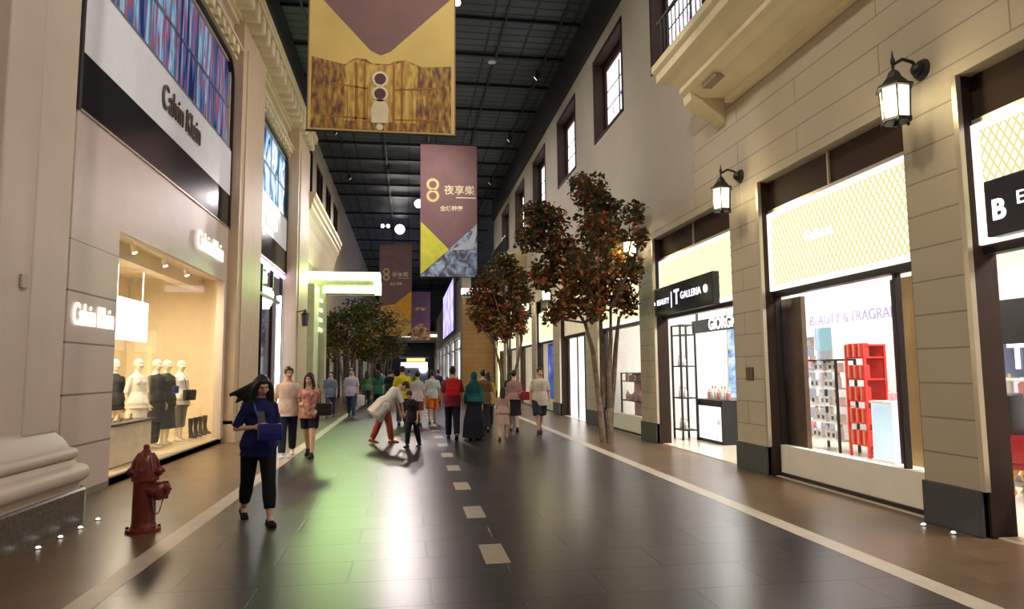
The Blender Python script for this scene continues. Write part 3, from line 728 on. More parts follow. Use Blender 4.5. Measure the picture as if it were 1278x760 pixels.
r = thing('shop_sign', 'glowing white lettering on the pinkish panel between the massive pilaster and the mannequin window', 'sign'); text_mesh('lettering', 'Calvin Klein', .40, LETG, r, M_LEFT((XL + .06, 9.93, 2.36)), extrude=.008, bold=.004, squash=.62)
r = thing('shop_sign', 'glowing white lettering on the fascia of the farther boutique bay', 'sign'); text_mesh('lettering', 'Swatch', .5, LETG, r, M_LEFT((XL + .075, 21.6, 6.25)), extrude=.03, bold=.012)
# main cornice
c = thing('dentil_cornice', 'large dentil cornice crowning the boutique wall under the dark ceiling', 'cornice', kind='structure')
mb = MB()
for (xo, z0, z1) in ((.12, 10.1, 10.2), (.2, 10.2, 10.3), (.3, 10.62, 10.72), (.62, 10.66, 10.78), (.66, 10.78, 10.9), (.45, 10.9, 11.45)): mb.box(XL - .02, XL + xo, -6, 27.3, z0, z1)
build(mb, 'cornice_shelf', CREAM, c)
mb = MB(); yy = -2.
while yy < 27.1: mb.box(XL - .02, XL + .60, yy, yy + .3, 10.22, 10.66, .07); yy += .62
build(mb, 'dentils', CREAM, c)

# mannequin window --------------------------------------------------------
INW = mat('cream boutique wall', (.72, .62, .44), .6, var=.04)
mb = MB()
mb.box(-7.2, -7.1, 9.0, 18.9, 0, 4.2); mb.box(-7.1, XL - .14, 9.0, 9.1, 0, 4.2); mb.box(-7.1, XL - .14, 18.7, 18.8, 0, 4.2)
structure(build(mb, 'wall_inner', INW), 'cream inner walls of the mannequin window', 'wall')
mb = MB(); mb.box(-7.1, XL - .14, 9.1, 18.7, 4.05, 4.2); mb.box(-5.6, -5.3, 9.1, 18.7, 3.75, 4.05)
structure(build(mb, 'ceiling', INW), 'cream ceiling of the mannequin window', 'ceiling')
mb = MB(); mb.box(-7.1, XL - .0, 9.1, 18.7, .0, .1); structure(build(mb, 'floor', mat('pale oak display deck', (.62, .5, .34), .35)), 'pale raised display deck of the mannequin window', 'floor')
w = thing('window_30', 'frameless glass front of the mannequin window', 'window', kind='structure')
for k, (a, b) in enumerate(((10.67, 12.6), (12.62, 14.6), (14.62, 16.53))):
    mb = MB(); mb.box(XL - .10, XL - .09, a, b, .1, 3.72); build(mb, 'glass_pane', GLASS, w)
mb = MB(); mb.box(XL - .13, XL + .0, 10.65, 16.55, .08, .13); mb.box(XL - .12, XL - .08, 10.63, 10.67, .1, 3.72); build(mb, 'sill_strip', SATIN, w)
mb = MB(); mb.box(-5.66, -5.58, 14.0, 15.75, 2.28, 3.12, .01); mb.box(-5.63, -5.61, 14.2, 14.22, 3.1, 4.05); mb.box(-5.63, -5.61, 15.5, 15.52, 3.1, 4.05); r = build(mb, 'lightbox', emit('boutique lightbox', (1, .95, .82), 3.2)); tag(r, 'blank glowing lightbox behind the mannequins', 'lightbox')
for k, (x, y) in enumerate([(-5.0, 11.6), (-5.0, 13.2), (-5.0, 14.8), (-5.0, 16.2)]):
    r = thing('track_spotlight', 'small ceiling spotlight over the mannequins', 'spotlight', (x, y, 4.05), 0, 'ceiling spotlights over the mannequins')
    mb = MB(); mb.rod((0, 0, 0), (0, 0, -.12), .012); mb.rod((0, 0, -.1), (.05, 0, -.24), .04, .05); build(mb, 'lamp_body', WHITEP, r, True)
    mb = MB(); mb.rod((.045, 0, -.23), (.053, 0, -.25), .042); build(mb, 'lamp_lens', emit('spot lens', (1, .9, .7), 20), r)
def area(nm, loc, rot, sx, sy, e, col):
    a = bpy.data.lights.new(nm, 'AREA'); a.shape = 'RECTANGLE'; a.size = sx; a.size_y = sy; a.energy = e; a.color = col
    o = bpy.data.objects.new(nm, a); C.objects.link(o); o.location = loc; o.rotation_euler = rot; return o
area('boutique_light', (-5.6, 12.2, 3.7), (0, 0, 0), 1.0, 2.2, 190, (1, .84, .58))
area('boutique_light', (-5.6, 15.6, 3.7), (0, 0, 0), 1.0, 2.2, 190, (1, .84, .58))
r = thing('display_table', 'low cream display table with a dark top in the mannequin window', 'table', (-4.95, 12.55, .1))
mb = MB(); mb.box(-.32, .32, -.9, .9, .02, .66); build(mb, 'cabinet_body', mat('cream lacquer', (.68, .58, .42), .4), r)
mb = MB(); mb.box(-.36, .36, -.95, .95, .66, .7, .004); build(mb, 'table_top', DKMETAL, r)
for k in range(3):
    h = thing('dress_shoe', ['light leather shoe nearest the panel on the display table', 'light leather shoe in the middle of the display table', 'light leather shoe at the far end of the display table'][k], 'shoe', (-4.85, 12.0 + .5 * k, .8), 0, 'shoes on the display table')
    mb = MB(); mb.loft([((0, -.03, .0), .04, .12), ((0, -.03, .03), .04, .12), ((0, .02, .05), .035, .08), ((0, .05, .11), .03, .045)], 12); build(mb, 'upper', mat('tan leather', (.45, .3, .18), .4), h, True)
    mb = MB(); mb.box(-.03, .03, .05, .09, -.0, .02); build(mb, 'heel', BLACK, h)
# farther bay --------------------------------------------------------------
mb = MB(); mb.box(-6.6, -6.5, 19.0, 24.7, 0, 5.0); mb.box(-6.5, XL - .14, 19.0, 19.1, 0, 5); mb.box(-6.5, XL - .14, 24.6, 24.7, 0, 5); mb.box(-6.5, XL - .14, 19.1, 24.6, 4.96, 5.05)
structure(build(mb, 'wall_inner', mat('dark slate shop wall', (.07, .08, .10), .5)), 'dark inner walls of the farther boutique bay', 'wall')
w = thing('window_33', 'dark glass front of the farther boutique bay', 'window', kind='structure')
mb = MB(); mb.box(XL - .10, XL - .09, 19.45, 24.25, .05, 4.9); build(mb, 'glass_pane', GLASS, w)
mb = MB()
for yy in (19.4, 21.0, 22.6, 24.22): mb.box(XL - .13, XL - .04, yy, yy + .07, .05, 4.92)
mb.box(XL - .13, XL - .04, 19.4, 24.3, .05, .2); mb.box(XL - .13, XL - .03, 19.4, 24.3, 3.9, 3.98); build(mb, 'window_frame', DKMETAL, w)
mb = MB(); mb.box(XL - .04, XL + .03, 19.42, 24.3, 4.84, 4.93); r = build(mb, 'neon_line', emit('lilac neon line', (.72, .62, 1), 9)); tag(r, 'lilac neon line under the black band of the farther bay', 'neon line')
mb = MB(); mb.box(XL - .09, XL - .02, 23.9, 24.0, .3, 4.2); r = build(mb, 'neon_line', emit('lilac white neon', (.85, .85, 1), 7)); tag(r, 'upright white neon line at the end of the farther bay', 'neon line')
r = thing('fashion_poster', 'tall grey blue fashion poster inside the farther bay', 'poster')
mb = MB(); mb.box(-4.75, -4.7, 20.3, 22.6, .3, 3.5); build(mb, 'board', BLACK, r)
mb = MB(); mb.box(-4.7, -4.69, 20.4, 22.5, .4, 3.4); build(mb, 'picture', picture_mat('grey blue portrait', [(.02, .03, .05), (.1, .13, .2), (.3, .35, .5), (.75, .8, .95)], .6, 1.6, .9, dist=1.), r)
r = thing('pendant_lantern', 'white glowing pleated pendant lamp in the farther bay', 'pendant lamp', (-4.6, 22.7, 4.1))
mb = MB(); mb.lathe([(.1, .25), (.3, .2), (.33, .0), (.3, -.35), (.2, -.45)], n=14); build(mb, 'shade', emit('pleated lamp glow', (1, .92, .75), 4), r, True)
mb = MB(); mb.rod((0, 0, .25), (0, 0, .86), .012); build(mb, 'cord', BLACK, r)
mb = MB()
for k in range(7): mb.rod((.32 * math.cos(k * .9), .32 * math.sin(k * .9), .2), (.28 * math.cos(k * .9), .28 * math.sin(k * .9), -.4), .012, n=6)
build(mb, 'ribs', BLACK, r)
lt = thing('wall_lantern', 'dark unlit lantern bracketed on the pilaster closing the farther bay', 'wall lantern', (-3.85, 24.5, 3.6))
mb = MB(); mb.rod((0, 0, .1), (.3, 0, .16), .02); mb.lathe([(.02, .2), (.05, .12), (.16, .02), (.12, 0)], (.3, 0, 0), 6); build(mb, 'bracket_arm', BLACK, lt)
mb = MB(); mb.lathe([(.1, -.4), (.13, 0)], (.3, 0, 0), 6); build(mb, 'glass_shade', mat('smoked glass', (.05, .04, .06), .2), lt)
area('bay_light', (-5.4, 21.8, 4.7), (0, 0, 0), 1, 3, 30, (.75, .8, 1))

mb = MB(); mb.box(XW - .06, XW, 39.7, 40.2, .0, 3.1, .01); r = build(mb, 'light_strip', emit('amber strip', (1, .75, .3), 2.5)); tag(r, 'upright amber light strip beside the brown block wall', 'light strip')
# building after the boutiques ---------------------------------------------
XB = -4.2
LW = [(28.0 + 3.6 * k, 30.2 + 3.6 * k, 8.9, 11.2) for k in range(4)]
mb = MB(); wall_holes(mb, XB - .5, XB, 27.1, 90, 0, CZ, LW + [(34, 38, 0, 3.4), (40, 44, 0, 3.4), (46, 50, 0, 3.4), (52, 57, 0, 3.4), (60, 66, 0, 3.4)])
structure(build(mb, 'wall_left', mat('mushroom plaster', (.40, .34, .24), .6, var=.06)), 'cream plaster facade beyond the glowing green portal', 'wall')
for i, (a, b, z0, z1) in enumerate(LW):
    mb = MB()
    for (ya, yb, za, zb) in ((a, a + .1, z0, z1), (b - .1, b, z0, z1), (a, b, z1 - .1, z1), (a, b, z0, z0 + .1), ((a + b) / 2 - .04, (a + b) / 2 + .04, z0, z1)): mb.box(XB - .3, XB + .02, ya, yb, za, zb)
    w = build(mb, 'window_%d' % (40 + i), BROWN); structure(w, 'dark upper window over the long coved cornice, ' + ['next to the boutique pilaster', 'second from the boutique pilaster', 'third from the boutique pilaster', 'furthest from the boutique pilaster'][i], 'window')
    mb = MB(); mb.box(XB - .28, XB - .24, a + .1, b - .1, z0 + .1, z1 - .1); build(mb, 'pane', BLACKGL, w)
for i, (a, b) in enumerate(((34, 38), (40, 44), (46, 50), (52, 57), (60, 66))):
    w = thing('window_%d' % (50 + i), 'lit street level shop window behind the street trees, %s' % ['closest to the portal', 'second from the portal', 'third from the portal', 'fourth from the portal', 'furthest from the portal'][i], 'window', kind='structure')
    mb = MB(); mb.box(XB - .4, XB - .34, a, b, 0, 3.4); build(mb, 'lit_pane', emit('lit shop %d' % i, [(.9, .8, .5), (.8, .85, .7), (1, .75, .5), (.7, .8, 1), (1, .85, .6)][i], .8), w)
    mb = MB()
    for yy in (a, (a + b) / 2, b - .12): mb.box(XB - .34, XB + .03, yy, yy + .12, 0, 3.4)
    mb.box(XB - .34, XB + .03, a, b, 2.7, 2.8); build(mb, 'window_frame', DKMETAL, w)
cv = thing('coved_cornice', 'long cream coved cornice between the boutique pilaster and the dark ceiling', 'cornice', kind='structure')
mb = MB(); pts = [(0, 6.3), (.05, 6.35), (.1, 6.9), (.2, 7.5), (.32, 7.9), (.42, 8.1), (.42, 8.25), (.5, 8.3), (.5, 8.45), (.58, 8.55), (.58, 8.7), (0, 8.7)]
mb.prism([(XB + a, 27.15, z) for a, z in pts], (0, 11, 0)); build(mb, 'coved_moulding', CREAM, cv)
# glowing portal
GRN = emit('yellow green light band', (.86, 1, .62), 3.2); GRN2 = emit('dim green light band', (.62, .85, .30), .8)
GST = mat('pale portal lacquer', (.56, .55, .40), .5)
p = thing('glowing_canopy', 'glowing yellow green canopy reaching out over the pavement before the trees', 'canopy')
mb = MB(); mb.box(XB, -1.25, 29.9, 30.7, 5.35, 5.56); mb.box(XB, -1.45, 30.0, 30.6, 4.98, 5.4); build(mb, 'canopy_core', GST, p)
mb = MB(); mb.box(XB, -1.2, 29.8, 30.8, 5.56, 5.9); mb.box(-1.45, -1.18, 29.8, 30.8, 5.0, 5.56); build(mb, 'upper_light_band', GRN, p)
mb = MB(); mb.box(XB + .6, -1.2, 29.8, 30.8, 5.0, 5.26); build(mb, 'lower_light_band', GRN, p)
p = thing('glowing_portal', 'green lit portal pier with slanting light bars under the glowing canopy', 'portal')
mb = MB(); mb.box(XB, -3.5, 29.9, 30.5, 0, 4.98); mb.box(XB, -3.75, 28.3, 29.78, 0, 5.2); build(mb, 'pier_body', GST, p)
for k in range(4):
    mb = MB(); z = 3.3 + .42 * k; mb.prism([(-4.12, 29.86, z + .22), (-3.62, 29.86, z), (-3.62, 29.86, z + .14), (-4.12, 29.86, z + .36)], (0, .06, 0)); build(mb, 'light_bar', GRN, p)
area('portal_light', (-2.75, 29.74, 5.6), (R(-65), 0, 0), 2.8, .5, 175, (.62, 1, .33))

# block and shops narrowing the street beyond -------------------------------
BRK = brick_mat('brown stone block wall', (.50, .30, .13), (.44, .26, .11), (.25, .15, .07), .9, .3, .01, 'xz', .5, .6, 0, 0, .3, .3, .1)
mb = MB(); mb.box(3.4, 10.8, 42.6, 43.2, 0, 6.2); structure(build(mb, 'wall_far', BRK), 'brown stone block end wall where the street narrows', 'wall')
mb = MB(); wall_holes(mb, 3.4, 4.0, 43.2, 90, 0, 7.8, [(44 + 6 * k, 49 + 6 * k, .2, 3.8) for k in range(6)]); structure(build(mb, 'wall_right', PLASTER_R), 'pale shop wall beyond the brown block wall', 'wall')
for k in range(6):
    w = thing('window_%d' % (60 + k), 'white lit shop window along the narrow far street, %s' % ['at the brown block corner', 'second past the block corner', 'third past the block corner', 'fourth past the block corner', 'fifth past the block corner', 'nearest the street end'][k], 'window', kind='structure')
    mb = MB(); mb.box(3.6, 3.66, 44 + 6 * k, 49 + 6 * k, .2, 3.8); build(mb, 'lit_pane', picture_mat('far shop glow %d' % k, [(.2, .25, .35), (.9, .9, 1), (1, 1, 1)], 1.6, .8, 1.2), w)
    mb = MB(); mb.box(3.36, 3.66, 44 + 6 * k, 44.2 + 6 * k, .2, 3.8); mb.box(3.36, 3.66, 44 + 6 * k, 49 + 6 * k, 3.0, 3.1); mb.box(3.3, 3.5, 44 + 6 * k, 49 + 6 * k, 3.8, 4.1); build(mb, 'window_frame', WHITEP, w)
r = thing('vertical_sign', 'tall lilac glowing sign on the wall past the brown block', 'sign')
mb = MB(); mb.box(3.2, 3.4, 48, 62, 4.4, 8.3, .02); build(mb, 'sign_case', mat('sign case', (.2, .15, .3), .5), r)
mb = MB(); mb.box(3.17, 3.2, 48.2, 61.8, 4.5, 8.2); build(mb, 'lit_face', picture_mat('lilac sign face', [(.25, .2, .5), (.6, .5, .95), (.85, .8, 1)], 1.4, .7, .8), r)
mb = MB(); mb.box(3.3, 5.5, 42.1, 42.6, 6.4, 6.75, .02); r = build(mb, 'light_canopy', W_EMIT2); tag(r, 'small white glowing canopy above the brown block wall', 'canopy')
mb = MB(); mb.box(-9, 12, 90, 90.4, 0, CZ); structure(build(mb, 'wall_end', mat('slate end wall', (.05, .06, .08), .6)), 'dark end wall closing the street', 'wall')
r = thing('kiosk', 'white and orange lit kiosk at the street end', 'kiosk', (.7, 84, 0))
mb = MB(); mb.box(-1.6, 1.8, 0, 2, 0, 2.1); mb.box(-1.7, 1.9, -.1, 2.1, 3.2, 3.4); build(mb, 'kiosk_body', mat('kiosk grey', (.4, .45, .5), .5), r)
mb = MB(); mb.box(-1.5, 1.7, -.08, 0, 2.1, 2.7); build(mb, 'white_sign', W_EMIT, r)
mb = MB(); mb.box(-.8, 1.4, -.09, 0, 2.8, 3.2); build(mb, 'orange_sign', emit('orange sign', (1, .5, .12), 3), r)
mb = MB(); mb.rod((1.2, -.2, 1.9), (1.2, 0, 1.9), .5, n=24); build(mb, 'round_sign', emit('lilac round sign', (.75, .6, 1), 4), r)
r = thing('fascia_sign', 'long thin white lit fascia above the kiosk', 'fascia')
mb = MB(); mb.box(-1.5, 3.4, 80, 80.3, 5.6, 5.9); build(mb, 'lit_strip', W_EMIT2, r)
mb = MB(); mb.box(-1.9, 3.4, 80.3, 81, 5.0, 6.3); build(mb, 'board', mat('olive fascia', (.12, .14, .06), .5), r)

# ------------------------------------------------------------------ hydrant
def hydrant():
    r = thing('fire_hydrant', 'dark red cast iron fire hydrant standing on the brown pavement', 'fire hydrant', (-2.66, 7.62, 0))
    HY = mat('dark red enamel', (.17, .018, .012), .35, var=.2, scale=9, bump=.1, coat=.3)
    mb = MB(); mb.lathe([(.165, 0), (.165, .035), (.12, .045), (.115, .07), (.112, .09)], n=28)
    mb.lathe([(.112, .08), (.108, .5), (.13, .51), (.13, .55), (.115, .56), (.112, .62)], n=28); build(mb, 'barrel', HY, r, True)
    mb = MB(); mb.lathe([(.016, .0), (.016, .02), (.008, .025)], n=6); me = mb.mesh('flange_bolt', HY)
    for k in range(8): link('flange_bolt', me, r, (.145 * math.cos(k * PI / 4 + .3), .145 * math.sin(k * PI / 4 + .3), .035))
    mb = MB(); mb.lathe([(.135, .60), (.135, .63), (.122, .64), (.118, .68), (.10, .74), (.065, .79), (.04, .805), (.04, .815), (.03, .82), (.028, .86), (.012, .875)], n=28)
    build(mb, 'bonnet', HY, r, True)
    mb = MB()
    for k in range(8):
        a = k * PI / 4; mb.path([(.137 * math.cos(a), .137 * math.sin(a), .62), (.122 * math.cos(a), .122 * math.sin(a), .70), (.07 * math.cos(a), .07 * math.sin(a), .785)], .010, 6)
    build(mb, 'bonnet_ribs', HY, r)
    for s in (-1, 1):
        mb = MB(); mb.rod((s * .09, 0, .60), (s * .145, 0, .60), .052, n=18); mb.rod((s * .145, 0, .60), (s * .165, 0, .60), .045, .035, 18); mb.rod((s * .165, 0, .6), (s * .185, 0, .6), .018, n=5); build(mb, 'side_cap', HY, r, True)
    M = Matrix.Rotation(R(-28), 4, 'Z')
    mb = MB(); mb.rod((.08, 0, .42), (.20, 0, .42), .075, n=20, M=M); mb.rod((.19, 0, .42), (.25, 0, .42), .09, n=20, M=M); mb.rod((.25, 0, .42), (.275, 0, .42), .08, .055, 20, M=M); mb.rod((.275, 0, .42), (.31, 0, .42), .024, n=5, M=M)
    for k in range(6): mb.rod(M @ Vector((.19, .09 * math.cos(k * 1.05), .42 + .09 * math.sin(k * 1.05))), M @ Vector((.255, .09 * math.cos(k * 1.05), .42 + .09 * math.sin(k * 1.05))), .013, n=6)
    build(mb, 'pumper_nozzle', HY, r, True)
    mb = MB(); pts = [M @ Vector((.11 + .15 * t, -.01, .335 - .16 * math.sin(PI * t) + .02 * t)) for t in [k / 14 for k in range(15)]]
    mb.path(pts, .006, 6); build(mb, 'cap_chain', mat('tarnished chain', (.25, .22, .18), .4, .8), r)
hydrant()

# ------------------------------------------------------------------ trees
LEAF = leaf_mat(); BARK = mat('grey brown bark', (.17, .125, .09), .85, var=.35, scale=8, bump=.6)
def tree(name, label, base, blobs, stems, nleaf, pal, ls=.13, seed=1, group=None, xlim=(-4.1, 5.15)):
    """blobs: (dx, dz, r) around the base; each is a leafy clump reached by a limb"""
    rnd = random.Random(seed)
    r = thing(name, label, 'tree', base, 0, group)
    mb = MB(); fork = []
    for k, (sx, sy, tx, tz) in enumerate(stems):
        pts = [(sx, sy, 0)]
        for t in (.25, .5, .75, 1.): pts.append((sx + (tx - sx) * t ** 1.5 + rnd.uniform(-.03, .03), sy + rnd.uniform(-.05, .05) + sy * t, tz * t))
        mb.path(pts, [.085, .068, .058, .05, .036], 8); fork.append(Vector(pts[-1]))
    cl = []
    for dx, dz, rr in blobs:
        cy = rnd.uniform(-.55, .55); cen = Vector((dx, cy, dz)); cl.append((cen, rr))
        f = min(fork, key=lambda q: (q - cen).length)
        mid = (f + cen) / 2 + Vector((rnd.uniform(-.1, .1), rnd.uniform(-.1, .1), -.05))
        mb.path([f - Vector((0, 0, .05)), mid, cen], [.03, .022, .012], 6)
        for q in range(5):
            e = cen + Vector((rnd.gauss(0, 1), rnd.gauss(0, 1), rnd.gauss(0, 1))).normalized() * rr * .8
            mb.path([cen, (cen + e) / 2 + Vector((0, 0, .04)), e], [.011, .008, .004], 5)
    build(mb, 'trunk', BARK, r, True)
    tot = sum(b[2] ** 2 for b in blobs)
    verts, faces, cols = [], [], []
    zmin = min(c.z for c, _ in cl); zmax = max(c.z for c, _ in cl) + .01
    for cen, rr in cl:
        n = int(nleaf * rr * rr / tot)
        for _ in range(n):
            d = Vector((rnd.gauss(0, 1), rnd.gauss(0, 1), rnd.gauss(0, 1))).normalized() * rr * rnd.random() ** .45
            p = cen + Vector((d.x, d.y, d.z * .9))
            if not xlim[0] < base[0] + p.x < xlim[1]: continue
            s = ls * rnd.uniform(.6, 1.25)
            e = Euler((rnd.uniform(-1.3, 1.3), rnd.uniform(-1.3, 1.3), rnd.uniform(0, 2 * PI))).to_matrix()
            i = len(verts)
            for v in ((0, 0, 0), (.30 * s, .4 * s, .06 * s), (.24 * s, .75 * s, .05 * s), (0, 1.05 * s, -.05 * s), (-.24 * s, .75 * s, .05 * s), (-.30 * s, .4 * s, .06 * s), (0, .5 * s, 0)):
                verts.append(p + e @ Vector(v))
            faces += [(i, i + 1, i + 2, i + 6), (i + 6, i + 2, i + 3), (i, i + 6, i + 4, i + 5), (i + 6, i + 3, i + 4)]
            low = .07 + .36 * max(0, 1 - (p.z - zmin) / (zmax - zmin))  # rust leaves grow denser downward; lantern light put into their colour too
            c = rnd.choice(pal[1]) if rnd.random() < low * pal[2] else rnd.choice(pal[0])
            c = [x * rnd.uniform(.7, 1.3) for x in c]; cols += [c] * 7
    me = bpy.data.meshes.new('foliage'); me.from_pydata(verts, [], faces); me.materials.append(LEAF)
    a = me.color_attributes.new('leafcol', 'FLOAT_COLOR', 'POINT')
    a.data.foreach_set('color', [x for c in cols for x in (c[0], c[1], c[2], 1)])
    link('foliage', me, r)
    return r
PAL = ([(.045, .055, .018), (.055, .045, .016), (.03, .045, .015), (.07, .06, .02), (.10, .035, .014)], [(.38, .10, .02), (.42, .15, .02), (.30, .05, .012), (.25, .12, .02)], 1.1)
def px(x, y, r, ox=757, k=.0177): return ((x - ox) * k, (463 - y) * k + 1.6, r * k)
tree('street_tree', 'tallest multi stemmed tree with rust and green leaves by the open cosmetics shop', (4.35, 14.7, 0),
     [px(*b) for b in ((740, 238, 26), (765, 258, 32), (795, 268, 18), (745, 290, 28), (775, 305, 36), (797, 335, 24), (690, 272, 28), (672, 262, 20), (668, 295, 22), (700, 310, 26), (720, 340, 30), (685, 340, 24), (745, 345, 28), (770, 360, 26), (712, 378, 24), (740, 388, 20), (795, 375, 22), (690, 395, 14), (735, 215, 14), (800, 300, 16))],
     [(-.07, 0, -.42, 2.7), (-.03, .06, -.08, 3.1), (.05, -.04, .12, 3.0), (.09, .05, .38, 2.8)], 9000, PAL, .125, 3)
tree('street_tree', 'bushy tree with green and orange leaves behind the walking crowd on the shop side', (3.75, 25.5, 0),
     [px(*b, 636, .0305) for b in ((632, 330, 18), (612, 352, 20), (645, 348, 20), (655, 370, 16), (600, 372, 16), (625, 378, 22), (645, 395, 18), (610, 400, 18), (628, 415, 15), (650, 412, 10), (595, 392, 10))],
     [(-.08, 0, -.5, 2.6), (.06, .05, .1, 2.9), (.1, -.04, .5, 2.7)], 5000, PAL, .16, 5)
PAL2 = ([(.05, .09, .02), (.07, .10, .02), (.04, .06, .015), (.09, .10, .03)], [(.3, .14, .02), (.35, .2, .03), (.2, .05, .015)], .9)
for k, (x, y, lab) in enumerate(((-3.0, 35.0, 'green leafy tree just past the glowing canopy'), (-2.4, 41.0, 'green and orange tree second past the glowing canopy'), (-1.9, 48.0, 'tree third past the glowing canopy'), (-1.7, 57, 'tree furthest past the glowing canopy'), )):
    rnd = random.Random(k + 20)
    tree('street_tree', lab, (x, y, 0), [(rnd.uniform(-1.1, 1.1), 2.6 + rnd.uniform(0, 2.6), rnd.uniform(.5, .85)) for _ in range(12)], [(-.08, 0, -.4, 2.5), (.06, .05, .1, 2.8), (.1, -.04, .45, 2.6)], 2600, PAL2, .2, 30 + k)
#@@PART3
# ------------------------------------------------------------------ banners
MAUVE = mat('mauve banner cloth', (.20, .105, .115), .6, var=.12, scale=1.5)
YEL = mat('gold banner print', (.68, .50, .16), .6, var=.12, scale=1.2); YELG = mat('lime banner print', (.62, .62, .06), .6, var=.1); ORG = mat('orange banner print', (.8, .38, .03), .6, var=.15)
PICB = picture_mat('brown gold street print', [(.07, .03, .03), (.16, .07, .03), (.32, .17, .03), (.50, .30, .05), (.6, .48, .25)], 1, 16, 5, 'xz', 6, False, .2, stops=[.3, .42, .52, .62, .78])
PICC = picture_mat('grey blue street print', [(.04, .035, .07), (.12, .12, .2), (.3, .42, .62), (.5, .6, .75)], 1, 2.6, 2.2, 'xz', 4, False, 1.2)
PICD = picture_mat('amber street print', [(.08, .03, .04), (.35, .15, .04), (.7, .42, .08), (.75, .65, .5)], 1, 3, 4, 'xz', 4, False, 1.)
PICE = picture_mat('amber gate print', [(.22, .10, .03), (.45, .26, .05), (.62, .42, .08), (.66, .52, .2)], 1, 14, 4, 'xz', 5, False, .2)
PALE = mat('cream print', (.75, .68, .48), .6); GOLDP = mat('gold print', (.75, .55, .25), .5); DKP = mat('dark plum print', (.09, .03, .05), .6); RUST = mat('rust print', (.35, .13, .02), .6)
def banner(label, y, x0, x1, z0, z1):
    r = thing('hanging_banner', label, 'banner', (0, y, 0))
    mb = MB(); mb.box(x0, x1, -.006, .006, z0, z1); c = build(mb, 'banner_cloth', MAUVE, r)
    mb = MB(); mb.rod((x0 - .03, 0, z1), (x1 + .03, 0, z1), .03); build(mb, 'top_bar', BLACK, r)
    mb = MB(); mb.rod((x0 - .01, 0, z0), (x1 + .01, 0, z0), .014); build(mb, 'bottom_bar', BLACK, r)
    for x in (x0 + .2, x1 - .2):
        mb = MB(); mb.rod((x, 0, z1), (x, 0, CZ - .05), .008, n=6); build(mb, 'hanging_cable', DKMETAL, r)
    return r
def flat(mb, pts, lay): mb.prism([(x, -.006 - .0035 * lay, z) for x, z in pts], (0, -.002, 0))
def disc(mb, x, z, rr, lay, sx=1.): flat(mb, [(x + rr * sx * math.cos(a * PI / 14), z + rr * math.sin(a * PI / 14)) for a in range(28)], lay)
b = banner('large mauve and gold banner with a printed gate scene, hanging closest overhead', 10.0, -1.49, .70, 5.13, 10.3)
mb = MB(); mb.mi = 0; flat(mb, [(-1.47, 5.15), (.68, 5.15), (.68, 7.35), (-.28, 6.40), (-.43, 6.33), (-.58, 6.40), (-1.47, 7.35)], 1)
mb.mi = 1; flat(mb, [(-1.43, 5.17), (.63, 5.17), (.63, 6.22), (.2, 6.18), (-.05, 6.28), (-.22, 6.25), (-.30, 6.2), (-.55, 6.2), (-.64, 6.26), (-.8, 6.27), (-.95, 6.16), (-1.43, 6.26)], 2)
mb.mi = 5; flat(mb, [(-.95, 5.3), (.1, 5.3), (.12, 6.17), (-.05, 6.26), (-.3, 6.18), (-.55, 6.18), (-.8, 6.25), (-.97, 6.12)], 2.6)
mb.mi = 2
for x in (-.78, -.66, -.23, -.11): flat(mb, [(x - .018, 5.18), (x + .018, 5.18), (x + .018, 6.2), (x - .018, 6.2)], 3)
for z0, z1, xa, xb in ((5.86, 5.8, -1.15, -.6), (5.8, 5.86, -.22, .4), (5.36, 5.34, -1.2, -.6), (5.34, 5.36, -.22, .45)): flat(mb, [(xa, z0 - .012), (xb, z1 - .012), (xb, z1 + .012), (xa, z0 + .012)], 3)
for k in range(11): flat(mb, [(-1.2 + .145 * k + (.28 if k > 4 else 0) * .3, 5.2), (-1.19 + .145 * k + (.28 if k > 4 else 0) * .3, 5.2), (-1.19 + .145 * k + (.28 if k > 4 else 0) * .3, 5.85), (-1.2 + .145 * k + (.28 if k > 4 else 0) * .3, 5.85)], 4)
mb.mi = 3; disc(mb, -.43, 5.96, .12, 5); disc(mb, -.43, 5.73, .12, 5); flat(mb, [(-.55, 5.28), (-.31, 5.28), (-.30, 5.5), (-.36, 5.64), (-.5, 5.64), (-.56, 5.5)], 5)
mb.mi = 4; disc(mb, -.43, 5.96, .085, 6); disc(mb, -.43, 5.73, .085, 6)
mb.mi = 3; disc(mb, -.43, 5.22, .05, 5)
build(mb, 'printed_scene', [YEL, PICB, RUST, PALE, DKP, PICE], b)
def logo(r, x, z, s, hz='夜享樂', sub='全城特惠'):
    mb = MB()
    for dz in (.2, -.2):
        for k in range(24):
            a0, a1 = k * PI / 12, (k + 1) * PI / 12
            flat(mb, [(x + s * q * math.cos(a), z + s * (dz + q * math.sin(a))) for q, a in ((.22, a0), (.22, a1), (.13, a1), (.13, a0))], 1)
    build(mb, 'ring_figure', GOLDP, r)
    M = M_FRONT((x + s * .92, -.012, z)); text_mesh('lettering', hz, .36 * s, PALE, r, M, bold=.004)
    mb = MB(); flat(mb, [(x + s * .8, z - s * .26), (x + s * 1.5, z - s * .26), (x + s * 1.5, z - s * .22), (x + s * .8, z - s * .22)], 1); build(mb, 'underline', PALE, r)
    text_mesh('small_lettering', sub, .20 * s, PALE, r, M_FRONT((x + s * .65, -.012, z - s * .65)), bold=.006)
b = banner('tall mauve banner with a gold figure eight, yellow triangle and blue grey print', 26.0, .45, 2.65, 5.2, 10.45)
logo(b, .93, 8.6, 1.12)
mb = MB(); mb.mi = 1; flat(mb, [(.47, 5.22), (2.63, 5.22), (2.63, 7.3), (1.55, 6.27)], 1); mb.mi = 0; flat(mb, [(.47, 5.3), (1.56, 6.27), (.47, 7.35)], 2)
